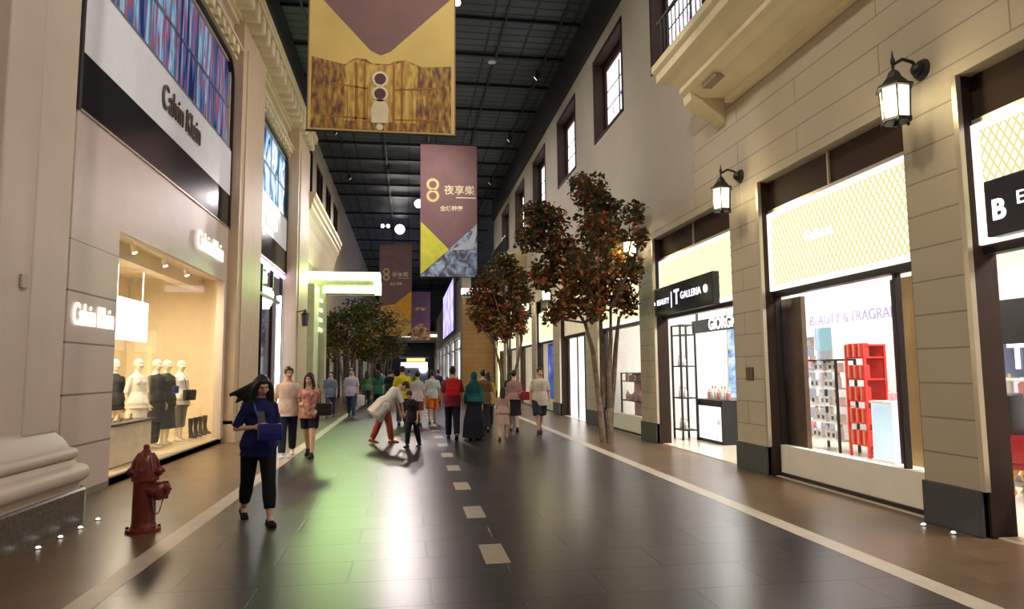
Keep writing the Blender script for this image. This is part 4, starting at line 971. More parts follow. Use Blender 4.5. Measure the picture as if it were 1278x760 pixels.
mb.mi = 2; flat(mb, [(1.62, 6.25), (2.3, 6.62), (2.63, 7.25), (2.63, 6.9), (2.5, 6.3)], 2)
build(mb, 'printed_shapes', [YELG, PICC, mat('pale blue print', (.45, .52, .62), .6)], b)
b = banner('farther narrow looking mauve banner with orange arrow shapes', 46.0, -1.9, .25, 3.95, 10.15)
logo(b, -1.45, 8.1, 1.0)
mb = MB(); mb.mi = 1; flat(mb, [(-1.88, 3.97), (.23, 3.97), (.23, 5.6), (-1.0, 6.1), (-1.88, 5.9)], 1)
mb.mi = 0; flat(mb, [(.23, 7.0), (-1.05, 5.95), (.23, 4.9)], 2); mb.mi = 2; flat(mb, [(-.4, 4.2), (.23, 4.9), (.23, 4.4), (-.1, 4.0), (-.5, 4.0)], 2)
build(mb, 'printed_shapes', [ORG, PICD, YEL], b)
b = banner('farthest mauve banner hanging partly behind the orange arrow banner', 60.0, .25, 1.95, 4.3, 8.6)
mb = MB(); flat(mb, [(.6, 6.9), (1.6, 6.9), (1.6, 7.2), (.6, 7.2)], 1); build(mb, 'caption_bar', [PICD], b); mb = MB(); flat(mb, [(.27, 4.32), (1.93, 4.32), (1.93, 5.2), (1.1, 5.9), (.27, 5.2)], 1); build(mb, 'printed_shapes', [PICD], b)

# ------------------------------------------------------------------ ceiling spotlights
def aim(o, tgt): o.rotation_euler = (Vector(tgt) - o.location).to_track_quat('-Z', 'Y').to_euler()
def spot(label, loc, tgt, e, col=(1, .93, .82), ang=70, glow=12., size=.09, group=None, rad=.12):
    r = thing('ceiling_spotlight', label, 'spotlight', loc, 0, group)
    d = (Vector(tgt) - Vector(loc)).normalized()
    mb = MB(); mb.rod((0, 0, CZ - loc[2] - .2), (0, 0, 0), .02); mb.rod(-d * .18, d * .05, size * .9, size); build(mb, 'lamp_housing', BLACK, r, True)
    mb = MB(); mb.rod(d * .045, d * .06, size * .92); build(mb, 'lamp_lens', emit('spot lens %g' % glow, (1, .97, .93), glow) if 'spot lens %g' % glow not in bpy.data.materials else bpy.data.materials['spot lens %g' % glow], r)
    li = bpy.data.lights.new('spot_beam', 'SPOT'); li.energy = e; li.color = col; li.spot_size = R(ang); li.spot_blend = .8; li.shadow_soft_size = rad
    o = bpy.data.objects.new('spot_beam', li); C.objects.link(o); o.location = Vector(loc) + d * .1; aim(o, tgt)
    return r
spot('bright round spotlight glaring at the walkway from beyond the tall banner with the gold eight', (-.6, 47.9, 11.6), (-.3, 12, 0), 2300, ang=60, glow=9, size=.38, col=(1, .84, .82), rad=.35)
spot('bright round spotlight glaring beside the tall banner with the gold eight', (.6, 40.3, 11.6), (0, 11, 0), 1500, ang=60, glow=9.01, size=.28, col=(1, .86, .86), rad=.3)
for x in (-1.75, -1.38): spot('one of two small paired spotlights left of the round glaring one', (x, 46.9, 11.6), (-2, 15, 0), 80, ang=50, glow=8, size=.14, group='paired small spotlights')
spot('small bright spotlight next to the top of the largest banner', (1.3, 17.9, 11.75), (1.0, 6, 0), 200, glow=8, size=.1)
GR = 'ceiling spotlights added to light facades and banners'
for k, y in enumerate((-1.5, 4.5, 10.5, 16.5, 22.5, 29, 36)):  # two rows of lamps added to brighten the facades
    spot('black spotlight added on the ceiling rail to wash the stone facades', (-3.1, y, 11.8), (5.35, y + 3.5, 5.2), 1250, (1, .9, .74), 75, 1.5, group=GR, rad=.3)
    spot('black spotlight added on the ceiling rail to wash the stone facades', (4.4, y, 11.8), (-4.25, y + 3.5, 5.0), 1350, (1, .88, .76), 75, 1.5, group=GR, rad=.3)
spot('black spotlight added on the ceiling rail to light the largest banner', (-.5, 2.5, 11.8), (-.4, 10, 6.5), 700, (1, .86, .62), 50, 1.5, group=GR)  # this and the next two lamps are added to brighten the banners
spot('black spotlight added on the ceiling rail to light the largest banner', (1.8, 15.5, 11.8), (1.5, 26, 7.0), 600, (1, .88, .8), 40, 1.5, group=GR)
spot('black spotlight added on the ceiling rail to light the largest banner', (-1, 34, 11.8), (-.8, 46, 7.0), 800, (1, .85, .75), 40, 1.5, group=GR)
for o in [o for o in C.objects if o.get('label') == 'black spotlight added on the ceiling rail to light the largest banner'][1:]:
    o['label'] = 'black spotlight added on the ceiling rail to light the banners farther down'
for (x, y, e) in ((4.3, 13, 500), (3.5, 23, 400)):
    pass
mb = MB(); mb.lathe([(.0, 0), (.14, .0), (.14, .05), (.10, .12), (0, .12)], n=18); r = build(mb, 'ceiling_sensor', mat('pale sensor dome', (.5, .5, .55), .4), None, True, loc=(2.75, 21.8, CZ - .38)); tag(r, 'small pale sensor dome under the dark ceiling', 'sensor')

# ------------------------------------------------------------------ people
def remesh(mb, name, m, parent, vox, smooth=3, fac=.5):
    bmesh.ops.recalc_face_normals(mb.bm, faces=mb.bm.faces)
    me = bpy.data.meshes.new('t'); mb.bm.to_mesh(me); mb.bm.free()
    t = bpy.data.objects.new('t', me); C.objects.link(t)
    a = t.modifiers.new('r', 'REMESH'); a.mode = 'VOXEL'; a.voxel_size = vox
    s = t.modifiers.new('s', 'SMOOTH'); s.factor = fac; s.iterations = smooth
    dg = bpy.context.evaluated_depsgraph_get(); dg.update()
    out = bpy.data.meshes.new_from_object(t.evaluated_get(dg)); bpy.data.objects.remove(t); bpy.data.meshes.remove(me)
    out.name = name; out.materials.clear(); out.materials.append(m)
    out.polygons.foreach_set('use_smooth', [True] * len(out.polygons))
    return link(name, out, parent)
SKIN = mat('light tan skin', (.62, .38, .26), .5, var=.05, spec=.4); SKIN2 = mat('warm skin', (.52, .30, .20), .5, var=.05)
HAIR = mat('black hair', (.014, .011, .010), .45, var=.4, scale=40); LIP = mat('lips', (.42, .12, .10), .45); EYE = mat('dark eyes', (.02, .015, .012), .2); SCLERA = mat('eye white', (.7, .68, .65), .3)
_fab = {}
def fb(c):
    k = tuple(c)
    if k not in _fab: _fab[k] = fabric('cloth %d' % len(_fab), c)
    return _fab[k]
def hand(mb, W, d, t, n, sc=1., curl=.5):
    d = d.normalized(); t = (t - d * t.dot(d)).normalized(); n = (n - d * n.dot(d)); n = (n - t * n.dot(t)).normalized()
    for off, ln in ((.030, .083), (.011, .088), (-.009, .084), (-.027, .076)):
        mb.rod(W + t * off * .55, W + d * ln * sc + t * off * sc, .0155, .0135, 8)
        mb.ball(W + d * ln * sc + t * off * sc, .0135, u=8, v=6)
    for off, ln, L1 in ((.031, .083, .072), (.011, .088, .080), (-.010, .084, .075), (-.029, .076, .058)):
        p = W + d * ln * sc + t * off * sc
        for q, fr in enumerate((.45, .3, .25)):
            a = curl * (q + .6) * .9
            v = d * math.cos(a) + n * math.sin(a) + t * (off * 1.2)
            e = p + v.normalized() * L1 * fr * sc
            mb.rod(p, e, .0095 - .0008 * q, .0088 - .0008 * q, 8); mb.ball(e, .0088 - .0008 * q, u=8, v=6); p = e
    p = W + d * .018 + t * .02
    for q, (v, l, r0, r1) in enumerate(((d * .65 + t * .7 + n * .25, .042, .014, .011), (d * .85 + t * .35 + n * .35, .032, .0105, .010), (d * .95 + t * .05 + n * .35, .026, .0098, .0085))):
        e = p + v.normalized() * l * sc; mb.rod(p, e, r0, r1, 8); mb.ball(e, r1, u=8, v=6); p = e
def person(label, x, y, H, face, sex='f', top=None, sleeve=.45, hem=-.10, infl=.018, bottom='trousers', bcol=(.02, .02, .03), blen=1., bloose=.012, shoe=(.03, .03, .03), hair='short',
           legs=((14, 4), (-14, 14)), arms=None, lean=3, twist=0, head=(5, 0), skin=None, vox=.0095, hcol=None, scarf=None, z=0., cat='person', name='person', group=None, facef=True, sandals=False, skirt_w=.24, mann=None, curl=.5):
    sk = skin or SKIN; s = H / 1.7
    root = thing(name, label, cat, (x, y, z), R(face), group); root.scale = (s, s, s)
    male = sex == 'm'
    # legs -----------------------------------------------------------------
    HC = Vector((0, 0, .90)); J = []
    for i, sx in enumerate((-1, 1)):
        p, fl = R(legs[i][0]), R(legs[i][1]); hip = Vector((sx * (.085 if male else .09), 0, .90))
        k = hip + Vector((sx * .004, -math.sin(p), -math.cos(p))) * .42
        q = p - fl; a = k + Vector((0, -math.sin(q), -math.cos(q))) * .40
        J.append([hip, k, a, q])
    low = min(j[2].z - .08 for j in J)
    HC.z -= low
    for j in J:
        for k in range(3): j[k].z -= low
    U = Matrix.Translation(HC) @ Matrix.Rotation(R(lean), 4, 'X') @ Matrix.Rotation(R(twist), 4, 'Z')
    sh = (.172 if male else .148)
    if male: TR = [(-.07, .13, .095, 0), (0, .152, .10, 0), (.10, .142, .092, 0), (.20, .142, .092, 0), (.32, .162, .105, 0), (.41, .168, .11, .005), (.475, .140, .088, .008), (.525, .088, .066, .01), (.57, .056, .056, .01)]
    else: TR = [(-.07, .14, .10, 0), (0, .158, .105, .0), (.10, .135, .09, 0), (.19, .118, .08, 0), (.30, .135, .092, 0), (.39, .143, .097, .005), (.465, .118, .078, .008), (.52, .072, .06, .01), (.565, .048, .05, .01)]
    A = []
    arms = arms or (((.20, .12, -1), (.06, -.12, -1)), ((.20, -.14, -1), (.05, -.38, -1)))
    for i, sx in enumerate((-1, 1)):
        S = U @ Vector((sx * sh, .0, .430))
        u = Vector(arms[i][0]); f = Vector(arms[i][1]); u.x *= sx; f.x *= sx
        R3 = U.to_3x3() if lean < 20 else Matrix.Identity(3)
        E = S + (R3 @ u).normalized() * .265; Wr = E + (R3 @ f).normalized() * .235
        A.append((S, E, Wr, (Wr - E).normalized(), sx))
    HM = U @ Matrix.Translation((0, .008, .565)) @ Matrix.Rotation(R(head[0]), 4, 'X') @ Matrix.Rotation(R(head[1]), 4, 'Z')
    hc = Vector((0, -.018, .118))
    # body ---------------------------------------------------------------
    mb = MB()
    mb.loft([((0, yo, zz), rx, ry) for zz, rx, ry, yo in TR], 20, True, U)
    mb.loft([((0, .01, .52), .05, .052), ((0, .004, .64), .047, .05)], 14, True, U)
    if not male:
        for sx in (-1, 1): mb.ball((sx * .062, -.072, .365), .052, .045, .05, U)
    mb.ball((0, 0, -.03), .14, .098, .09, Matrix.Translation(HC))
    for i, sx in enumerate((-1, 1)):
        hip, k, a, q = J[i]
        mb.rod(hip + Vector((0, 0, .03)), k, .082, .052, 16); mb.ball(k, .052); m_ = k.lerp(a, .35) + Vector((0, .012, 0))
        mb.rod(k, m_, .05, .052, 14); mb.rod(m_, a, .052, .034, 14); mb.ball(a, .036)
        tp = min(0, q) * .7
        F = Matrix.Translation(a) @ Matrix.Rotation(-tp, 4, 'X')
        mb.rod((0, .04, -.045), (0, -.13, -.055), .034, .036, 12, .75, M=F); mb.ball((0, .035, -.045), .034, .035, .034, M=F); mb.ball((0, -.13, -.058), .042, .05, .02, M=F); mb.rod((0, 0, 0), (0, -.06, -.04), .034, .03, 12, M=F)
    for S, E, Wr, d, sx in A:
        mb.ball(S, .052 if male else .045); mb.rod(S, E, .046 if male else .039, .036 if male else .03, 14); mb.ball(E, .036 if male else .031)
        mb.rod(E, Wr, .037 if male else .031, .024 if male else .021, 14); mb.ball(Wr, .024)
        fw = Vector((0, -1, 0)) if abs(d.y) < .75 else Vector((0, 0, 1))
        inw = Vector((-sx, 0, 0)) if abs(d.x) < .7 else Vector((0, 0, -1)) if abs(d.y) < .5 else Vector((0, 0, -1))
        if abs(d.y) >= .6 or abs(d.x) >= .6: fw, inw = Vector((-sx * .3, 0, 1)), Vector((-sx, .3, 0))
        hand(mb, Wr, d, fw, inw, 1., curl)
    mb.ball(hc + Vector((0, .012, .018)), .074, .092, .095, HM, 20, 14)
    mb.ball(hc + Vector((0, -.022, -.028)), .060, .066, .082, HM, 18, 12)
    mb.ball(hc + Vector((0, -.052, -.085)), .026, .026, .022, HM)
    if facef:
        mb.rod(hc + Vector((0, -.088, .018)), hc + Vector((0, -.106, -.028)), .009, .015, 10, M=HM); mb.ball(hc + Vector((0, -.098, -.03)), .017, .014, .010, HM)
        mb.ball(hc + Vector((0, -.076, .036)), .05, .016, .012, HM)
        for sx in (-1, 1): mb.ball(hc + Vector((sx * .038, -.066, -.022)), .022, .022, .020, HM); mb.ball(hc + Vector((sx * .074, .008, -.005)), .009, .018, .030, HM)
    remesh(mb, 'body', sk, root, vox, 2)
    if facef and not mann:
        mb = MB()
        for sx in (-1, 1): mb.ball(hc + Vector((sx * .030, -.084, .014)), .012, .005, .005, HM, 10, 8)
        eb = link('eyes', mb.mesh('eyes', SCLERA, True), root)
        mb = MB()
        for sx in (-1, 1): mb.ball(hc + Vector((sx * .030, -.089, .014)), .0062, .004, .0065, HM, 10, 8)
        build(mb, 'irises', EYE, eb, True)
        mb = MB()
        for sx in (-1, 1): mb.path([hc + Vector((sx * t, -.090 + abs(t - .03) * .25, .033 - (t - .032) ** 2 * 8)) for t in (.014, .024, .036, .048)], [.003, .004, .0038, .002], 6, M=HM)
        build(mb, 'eyebrows', HAIR, root)
        mb = MB(); mb.ball(hc + Vector((0, -.092, -.056)), .022, .008, .0045, HM); mb.ball(hc + Vector((0, -.091, -.064)), .018, .008, .0055, HM); build(mb, 'lips', LIP, root, True)
    hm = hcol or HAIR
    # hair ----------------------------------------------------------------
    if hair and not mann:
        mb = MB()
        mb.ball(hc + Vector((0, .026, .032)), .084, .094, .094, HM, 20, 14)
        mb.ball(hc + Vector((0, -.035, .082)), .060, .050, .030, HM)
        for sx in (-1, 1): mb.ball(hc + Vector((sx * .062, -.01, .03)), .022, .045, .055, HM)
        if hair == 'short': mb.ball(hc + Vector((0, .055, -.02)), .062, .045, .06, HM)
        if hair == 'bun': mb.ball(hc + Vector((0, .06, .09)), .042, .042, .04, HM); mb.ball(hc + Vector((0, .055, -.01)), .06, .045, .06, HM)
        if hair in ('long', 'blown'):
            ln = .34
            mb.loft([(hc + Vector((0, .055, .03)), .078, .05), (hc + Vector((0, .075, -.08)), .082, .045), (hc + Vector((0, .09, -.2)), .09, .038), (hc + Vector((0, .095, -ln)), .07, .02)], 14, True, HM)
            for sx in (-1, 1): mb.path([HM @ (hc + Vector(v)) for v in ((sx * .05, -.05, .075), (sx * .078, -.045, .0), (sx * .084, -.04, -.09), (sx * .09, -.055, -.19), (sx * .08, -.06, -.27))], [.018, .024, .027, .024, .012])
        if hair == 'blown':
            mb.loft([(hc + Vector((0, .03, .05)), .098, .085), (hc + Vector((0, .045, -.05)), .108, .08), (hc + Vector((0, .06, -.16)), .118, .065), (hc + Vector((0, .07, -.27)), .10, .035)], 16, True, HM)
            for sx in (-1, 1): mb.path([HM @ (hc + Vector(v)) for v in ((sx * .055, -.045, .075), (sx * .092, -.035, .0), (sx * .105, -.04, -.10), (sx * .11, -.06, -.2), (sx * .09, -.075, -.29))], [.02, .030, .034, .030, .014])
            rh = random.Random(4)
            for k in range(13):
                t = k / 12; dx = -.29 + .15 * t + rh.uniform(-.04, .03); dz = -.15 - .22 * t + rh.uniform(-.015, .015); by = .11 - .06 * t
                mb.path([HM @ (hc + Vector(v)) for v in ((-.04, .04, .02 - .06 * t), (-.09, .06 + by * .3, -.04 - .10 * t), (dx * .65, .05 + by, dz * .8), (dx, .05 + by, dz))], [.045, .040, .022, .006])
        remesh(mb, 'hair', hm, root, .010, 3)
    if scarf:
        mb = MB()
        mb.ball(hc + Vector((0, .022, .022)), .094, .106, .108, HM, 20, 14); mb.ball(hc + Vector((0, .0, -.10)), .085, .09, .06, HM)
        mb.loft([((0, .02, .28), .17, .13), ((0, .015, .42), .175, .125), ((0, .01, .50), .14, .10), ((0, .005, .58), .085, .085), ((0, 0, .66), .07, .08)], 18, True, U)
        remesh(mb, 'headscarf', scarf, root, .012, 3)
        if facef:
            mb = MB(); mb.ball(hc + Vector((0, -.062, -.01)), .054, .055, .075, HM, 16, 12); build(mb, 'face', sk, root, True)
    # garments -------------------------------------------------------------
    if top:
        mb = MB()
        rings = [((0, yo, zz), rx + infl + .004, ry + infl + .006) for zz, rx, ry, yo in TR if zz > hem and zz < .5]
        rings = [((r_[0]), r_[1] + max(0, min(.03, (.2 - r_[0][2]) * .25)), r_[2] + max(0, min(.048, (.2 - r_[0][2]) * .36))) for r_ in rings]
        z0r = next(r_ for r_ in rings)
        rings = [((0, 0, hem), z0r[1] + .012, z0r[2] + .014)] + rings + [((0, .01, .505), .10 if male else .088, .078), ((0, .01, .53), .066, .066)]
        mb.loft(rings, 22, True, U)
        if not male:
            for sx in (-1, 1): mb.ball((sx * .062, -.078, .365), .058, .052, .056, U)
        for S, E, Wr, d, sx in A:
            mb.ball(S, (.046 if male else .040) + infl * .6)
            e1 = S.lerp(E, min(1, sleeve * 2))
            mb.rod(S, e1, (.044 if male else .038) + infl * .6, (.046 if male else .038) + infl * (.9 if sleeve < .5 else .6), 14)
            if sleeve > .5:
                mb.ball(E, (.036 if male else .031) + infl * .7); mb.rod(E, E.lerp(Wr, (sleeve - .5) * 2), .036 + infl * .6, .03 + infl * .4, 14)
        remesh(mb, 'shirt', top, root, .0125, 2)
    bm_ = fb(bcol) if bottom else None
    if bottom in ('trousers', 'shorts'):
        mb = MB()
        mb.loft([((0, 0, -.13), .14, .10), ((0, 0, -.07), .168 if not male else .16, .122), ((0, 0, 0), .178 if not male else .17, .124), ((0, 0, .09), .160, .11), ((0, 0, .11), .155, .106)], 20, True, Matrix.Translation(HC) @ Matrix.Rotation(R(lean * .6), 4, 'X'))
        for hip, k, a, q in J:
            t = blen if bottom == 'trousers' else .0
            mb.ball(hip + Vector((0, 0, -.01)), .098 + bloose, .1 + bloose, .1)
            if bottom == 'shorts': mb.rod(hip, hip.lerp(k, .5 + blen * .5), .094 + bloose, .074 + bloose * 1.5, 16)
            else:
                mb.rod(hip, k, .092 + bloose, .062 + bloose, 16); mb.ball(k, .062 + bloose)
                e = k.lerp(a, t * .97); mb.rod(k, k.lerp(a, .4), .060 + bloose, .060 + bloose, 16); mb.rod(k.lerp(a, .4), e, .060 + bloose, .045 + bloose, 16)
        remesh(mb, bottom, bm_, root, .0125, 2)
    if bottom in ('skirt', 'dress', 'abaya'):
        mb = MB(); zb = {'skirt': .90 - .42 * blen, 'dress': .90 - .45 * blen, 'abaya': .06}[bottom]
        mid = (J[0][1] + J[1][1]) / 2
        fy = max(abs(J[0][1].y), abs(J[1][1].y)) if bottom != 'abaya' else max(abs(J[0][2].y), abs(J[1][2].y)) + .03
        mb.loft([((0, 0, zb), skirt_w, .13 + fy), ((0, 0, (zb + HC.z) / 2), skirt_w * .86 + .01, .12 + fy * .6), ((0, 0, HC.z - .08), .185, .14), ((0, 0, HC.z + .02), .175, .125), ((0, 0, HC.z + .12), .145, .10)], 26)
        # soft folds
        for v in mb.bm.verts:
            if v.co.z < HC.z - .2:
                a = math.atan2(v.co.y, v.co.x); f = 1 + .06 * math.sin(a * 7) * (HC.z - v.co.z); v.co.x *= f; v.co.y *= f
        remesh(mb, 'skirt', bm_ if bottom != 'dress' else top, root, .0125, 2)
    # shoes ------------------------------------------------------------------
    if shoe is not None:
        sm = fb(shoe)
        for hip, k, a, q in J:
            F = Matrix.Translation(a) @ Matrix.Rotation(-min(0, q) * .7, 4, 'X')
            mb = MB(); mb.rod((0, .045, -.045), (0, -.13, -.052), .039, .043, 14, .8, M=F); mb.ball((0, .04, -.045), .04, .04, .038, M=F); mb.ball((0, -.135, -.055), .046, .055, .026, M=F)
            if not sandals: mb.rod((0, .005, .01), (0, -.05, -.035), .040, .036, 14, M=F)
            mb.box(-.042, .042, -.18, .075, -.083, -.066, .006, M=F)
            remesh(mb, 'shoe', sm, root, .009, 2)
    return root, U, HM, A, J

CAS = ((16, 5), (-15, 16)); CAS2 = ((-15, 16), (16, 5)); STD = ((4, 4), (-3, 2))
HOLD = (((.18, .02, -1), (-.62, -.95, .02)), ((.14, .02, -1), (-.55, -.95, .10)))
BLUE = fb((.010, .012, .085))
w1 = person('woman in a loose royal blue blouse and black trousers walking with long hair blown sideways', -1.60, 7.86, 1.63, 22, 'f', BLUE, .47, -.12, .02, 'trousers', (.008, .008, .010), .78, .016, (.008, .008, .01), 'blown',
            ((-15, 16), (20, 4)), (((.42, .06, -1), (-.80, -.62, .10)), ((.16, .02, -1), (-.55, -.95, .16))), 3, 0, (24, 8), vox=.0062, sandals=True)
def bag(name, label, cat, p, w, h, d, m, rz=0, strap=None, group=None):
    r = thing(name, label, cat, p, rz, group)
    mb = MB(); mb.box(-w / 2, w / 2, -d / 2, d / 2, 0, h, min(w, d, h) * .28); build(mb, 'bag_body', m, r, True)
    mb = MB(); mb.box(-w / 2 + .01, w / 2 - .01, -d / 2 - .008, -d / 2 + .01, h * .45, h * .92, .004); build(mb, 'flap', m, r)
    if strap:
        mb = MB(); mb.path([Vector(q) - Vector(p) if rz == 0 else Matrix.Rotation(-rz, 3, 'Z') @ (Vector(q) - Vector(p)) for q in strap], .008, 6); build(mb, 'strap', m, r)
    return r
bag('handbag', 'shiny royal blue handbag held at the waist of the woman in the blue blouse', 'handbag', (-1.44, 7.62, .88), .25, .18, .09, mat('shiny blue leather', (.007, .014, .17), .3), R(22),
    [(-1.53, 7.60, 1.02), (-1.62, 7.68, 1.25), (-1.67, 7.82, 1.37)])
ph = thing('phone', 'small dark phone in the hands of the woman in the blue blouse', 'phone', (-1.52, 7.56, 1.135), R(22))
mb = MB(); mb.box(-.036, .036, -.004, .004, -.07, .07, .003, M=Matrix.Rotation(R(-38), 4, 'X')); build(mb, 'phone_case', BLACK, ph)
mb = MB(); mb.box(-.032, .032, .004, .0055, -.064, .064, M=Matrix.Rotation(R(-38), 4, 'X')); build(mb, 'screen', emit('phone screen', (.9, .75, .85), 1.2), ph)

person('man in a pinkish white shirt and navy trousers beside the woman with the black bag', -2.27, 13.7, 1.74, 8, 'm', fb((.72, .58, .54)), .42, -.12, .022, 'trousers', (.02, .025, .05), 1., .02, (.6, .6, .6), 'short', CAS, head=(8, 15))
person('young woman with long hair in a pink patterned top and short dark bottoms', -1.84, 13.55, 1.62, -5, 'f', picture_mat('pink floral cloth', [(.12, .04, .05), (.5, .22, .2), (.62, .4, .35)], 1, 14, 14, 'xz', 4, False), .40, -.10, .02, 'shorts', (.015, .015, .03), .5, .016, (.015, .015, .015), 'long', CAS2, (((.2, .03, -1), (-.3, -.9, .1)), ((.2, .05, -1), (-.1, -.7, -.4))), head=(12, -8))
bag('handbag', 'round black handbag at the hip of the young woman in the pink top', 'handbag', (-1.56, 13.4, .78), .30, .24, .12, mat('black leather', (.012, .012, .014), .35), 0, [(-1.62, 13.42, .98), (-1.64, 13.5, 1.2), (-1.70, 13.55, 1.38)])
person('person in a grey blue shirt and jeans walking near the boutique side stripe', -2.70, 25.0, 1.67, 0, 'm', fb((.16, .19, .24)), .5, -.14, .02, 'trousers', (.05, .07, .13), 1, .014, (.1, .1, .1), 'short', CAS, vox=.012)
person('man in a pale lavender shirt and jeans carrying a white bag', -1.96, 24.8, 1.75, 0, 'm', fb((.50, .44, .52)), .45, -.14, .02, 'trousers', (.04, .06, .11), 1, .014, (.1, .1, .1), 'short', CAS2, vox=.012)
bag('carrier_bag', 'white carrier bag hanging from the hand of the man in the lavender shirt', 'bag', (-1.62, 24.72, .42), .26, .36, .12, fb((.75, .75, .78)), 0, [(-1.68, 24.72, .76), (-1.66, 24.72, .86), (-1.60, 24.72, .76)])
DOWN = (((.05, -.35, -1), (0, -.15, -1)), ((.05, -.25, -1), (0, -.3, -1)))
person('person bending low over the floor in a grey white striped shirt and brick red trousers', -.52, 15.75, 1.62, 105, 'f', picture_mat('grey stripe cloth', [(.35, .33, .36), (.7, .68, .66), (.78, .76, .72)], 1, 22, 1, 'xz', 2, False), .5, -.34, .065, 'trousers', (.30, .06, .035), 1, .02, (.35, .1, .05), 'short', ((14, 6), (-13, 10)), DOWN, 44, 0, (25, 0), vox=.011)
person('child in black clothes standing over the bending person', .12, 14.85, 1.24, -30, 'f', fb((.015, .015, .02)), .48, -.14, .02, 'trousers', (.012, .014, .03), 1, .02, (.02, .02, .02), 'short', ((16, 10), (-10, 12)), None, 14, 0, (25, 0), vox=.011)
person('tall person in a bright yellow shirt with dark trousers seen from behind', -.15, 20.9, 1.80, 180, 'm', fb((.72, .60, .02)), .42, -.14, .03, 'trousers', (.05, .05, .10), 1, .02, (.1, .1, .1), 'short', CAS, facef=False, vox=.012)
person('person in a white shirt and dark red shorts between the yellow and orange clothed walkers', .30, 20.7, 1.62, 180, 'f', fb((.6, .56, .6)), .42, -.14, .02, 'shorts', (.22, .04, .04), 1, .016, (.3, .3, .3), 'bun', CAS2, facef=False, vox=.012)
person('person in a pale cyan white vest and orange shorts seen from behind', .76, 21.3, 1.66, 180, 'm', fb((.62, .70, .70)), .42, -.10, .02, 'shorts', (.85, .20, .03), 1., .03, (.3, .3, .3), 'short', CAS, facef=False, vox=.012)
person('person in a maroon shirt and navy trousers carrying a red backpack', 1.06, 16.3, 1.74, 178, 'm', fb((.22, .02, .04)), .46, -.14, .02, 'trousers', (.015, .017, .035), 1, .02, (.03, .03, .03), 'short', CAS2, facef=False)
bp = thing('backpack', 'bright red backpack on the back of the person in navy trousers', 'backpack', (1.06, 16.11, 1.0))
RB = fb((.55, .015, .02))
mb = MB(); mb.box(-.16, .16, -.15, .0, .0, .42, .05); build(mb, 'pack_body', RB, bp, True)
mb = MB(); mb.box(-.12, .12, -.19, -.14, .03, .22, .025); build(mb, 'front_pocket', RB, bp, True)
for s in (-1, 1):
    mb = MB(); mb.path([(s * .10, .0, .40), (s * .12, .10, .46), (s * .13, .22, .44), (s * .14, .31, .30), (s * .15, .26, .12), (s * .14, .05, .06)], .014, 6); build(mb, 'shoulder_strap', BLACK, bp)
person('woman in a long navy black robe with a teal headscarf seen from behind', 1.56, 16.2, 1.60, 175, 'f', fb((.02, .16, .17)), .9, .05, .03, 'abaya', (.012, .014, .03), 1, .02, (.02, .02, .02), None, CAS, facef=False, scarf=fb((.012, .10, .11)), skirt_w=.29)
person('woman in an olive yellow top and black trousers walking behind the child in pink', 2.22, 19.0, 1.59, 175, 'f', fb((.48, .36, .06)), .5, -.16, .025, 'trousers', (.03, .03, .04), 1, .02, (.05, .05, .05), 'long', CAS, facef=False, vox=.012)
person('dark haired person in a brown shirt between the teal headscarf and the olive top', 1.98, 18.0, 1.66, 180, 'm', fb((.16, .09, .05)), .46, -.14, .02, 'trousers', (.02, .02, .03), 1, .02, (.05, .05, .05), 'short', CAS2, facef=False, vox=.012)
person('small child in a pale pink dress walking in the crowd', 2.22, 16.0, 1.24, 170, 'f', fb((.50, .34, .32)), .42, -.05, .02, 'dress', (.50, .34, .32), .95, .02, (.3, .2, .2), 'long', CAS, facef=False, skirt_w=.22, vox=.012)
person('woman in a dusky pink top and black skirt with hair in a bun', 2.80, 18.0, 1.63, 170, 'f', fb((.36, .20, .20)), .42, -.02, .02, 'skirt', (.02, .015, .02), 1.1, .02, (.05, .05, .05), 'bun', CAS2, facef=False, skirt_w=.21, vox=.012)
bag('handbag', 'dark red handbag beside the woman in the black skirt', 'handbag', (3.10, 17.9, .82), .26, .22, .12, fb((.35, .03, .05)), 0, [(3.05, 17.9, 1.02), (3.02, 17.95, 1.2), (2.98, 18.0, 1.36)])
person('man in a cream white shirt and dark shorts nearest the tall tree', 3.34, 17.2, 1.70, 5, 'm', fb((.62, .56, .48)), .42, -.16, .03, 'shorts', (.03, .035, .05), 1., .03, (.04, .04, .04), 'short', CAS, vox=.0105)
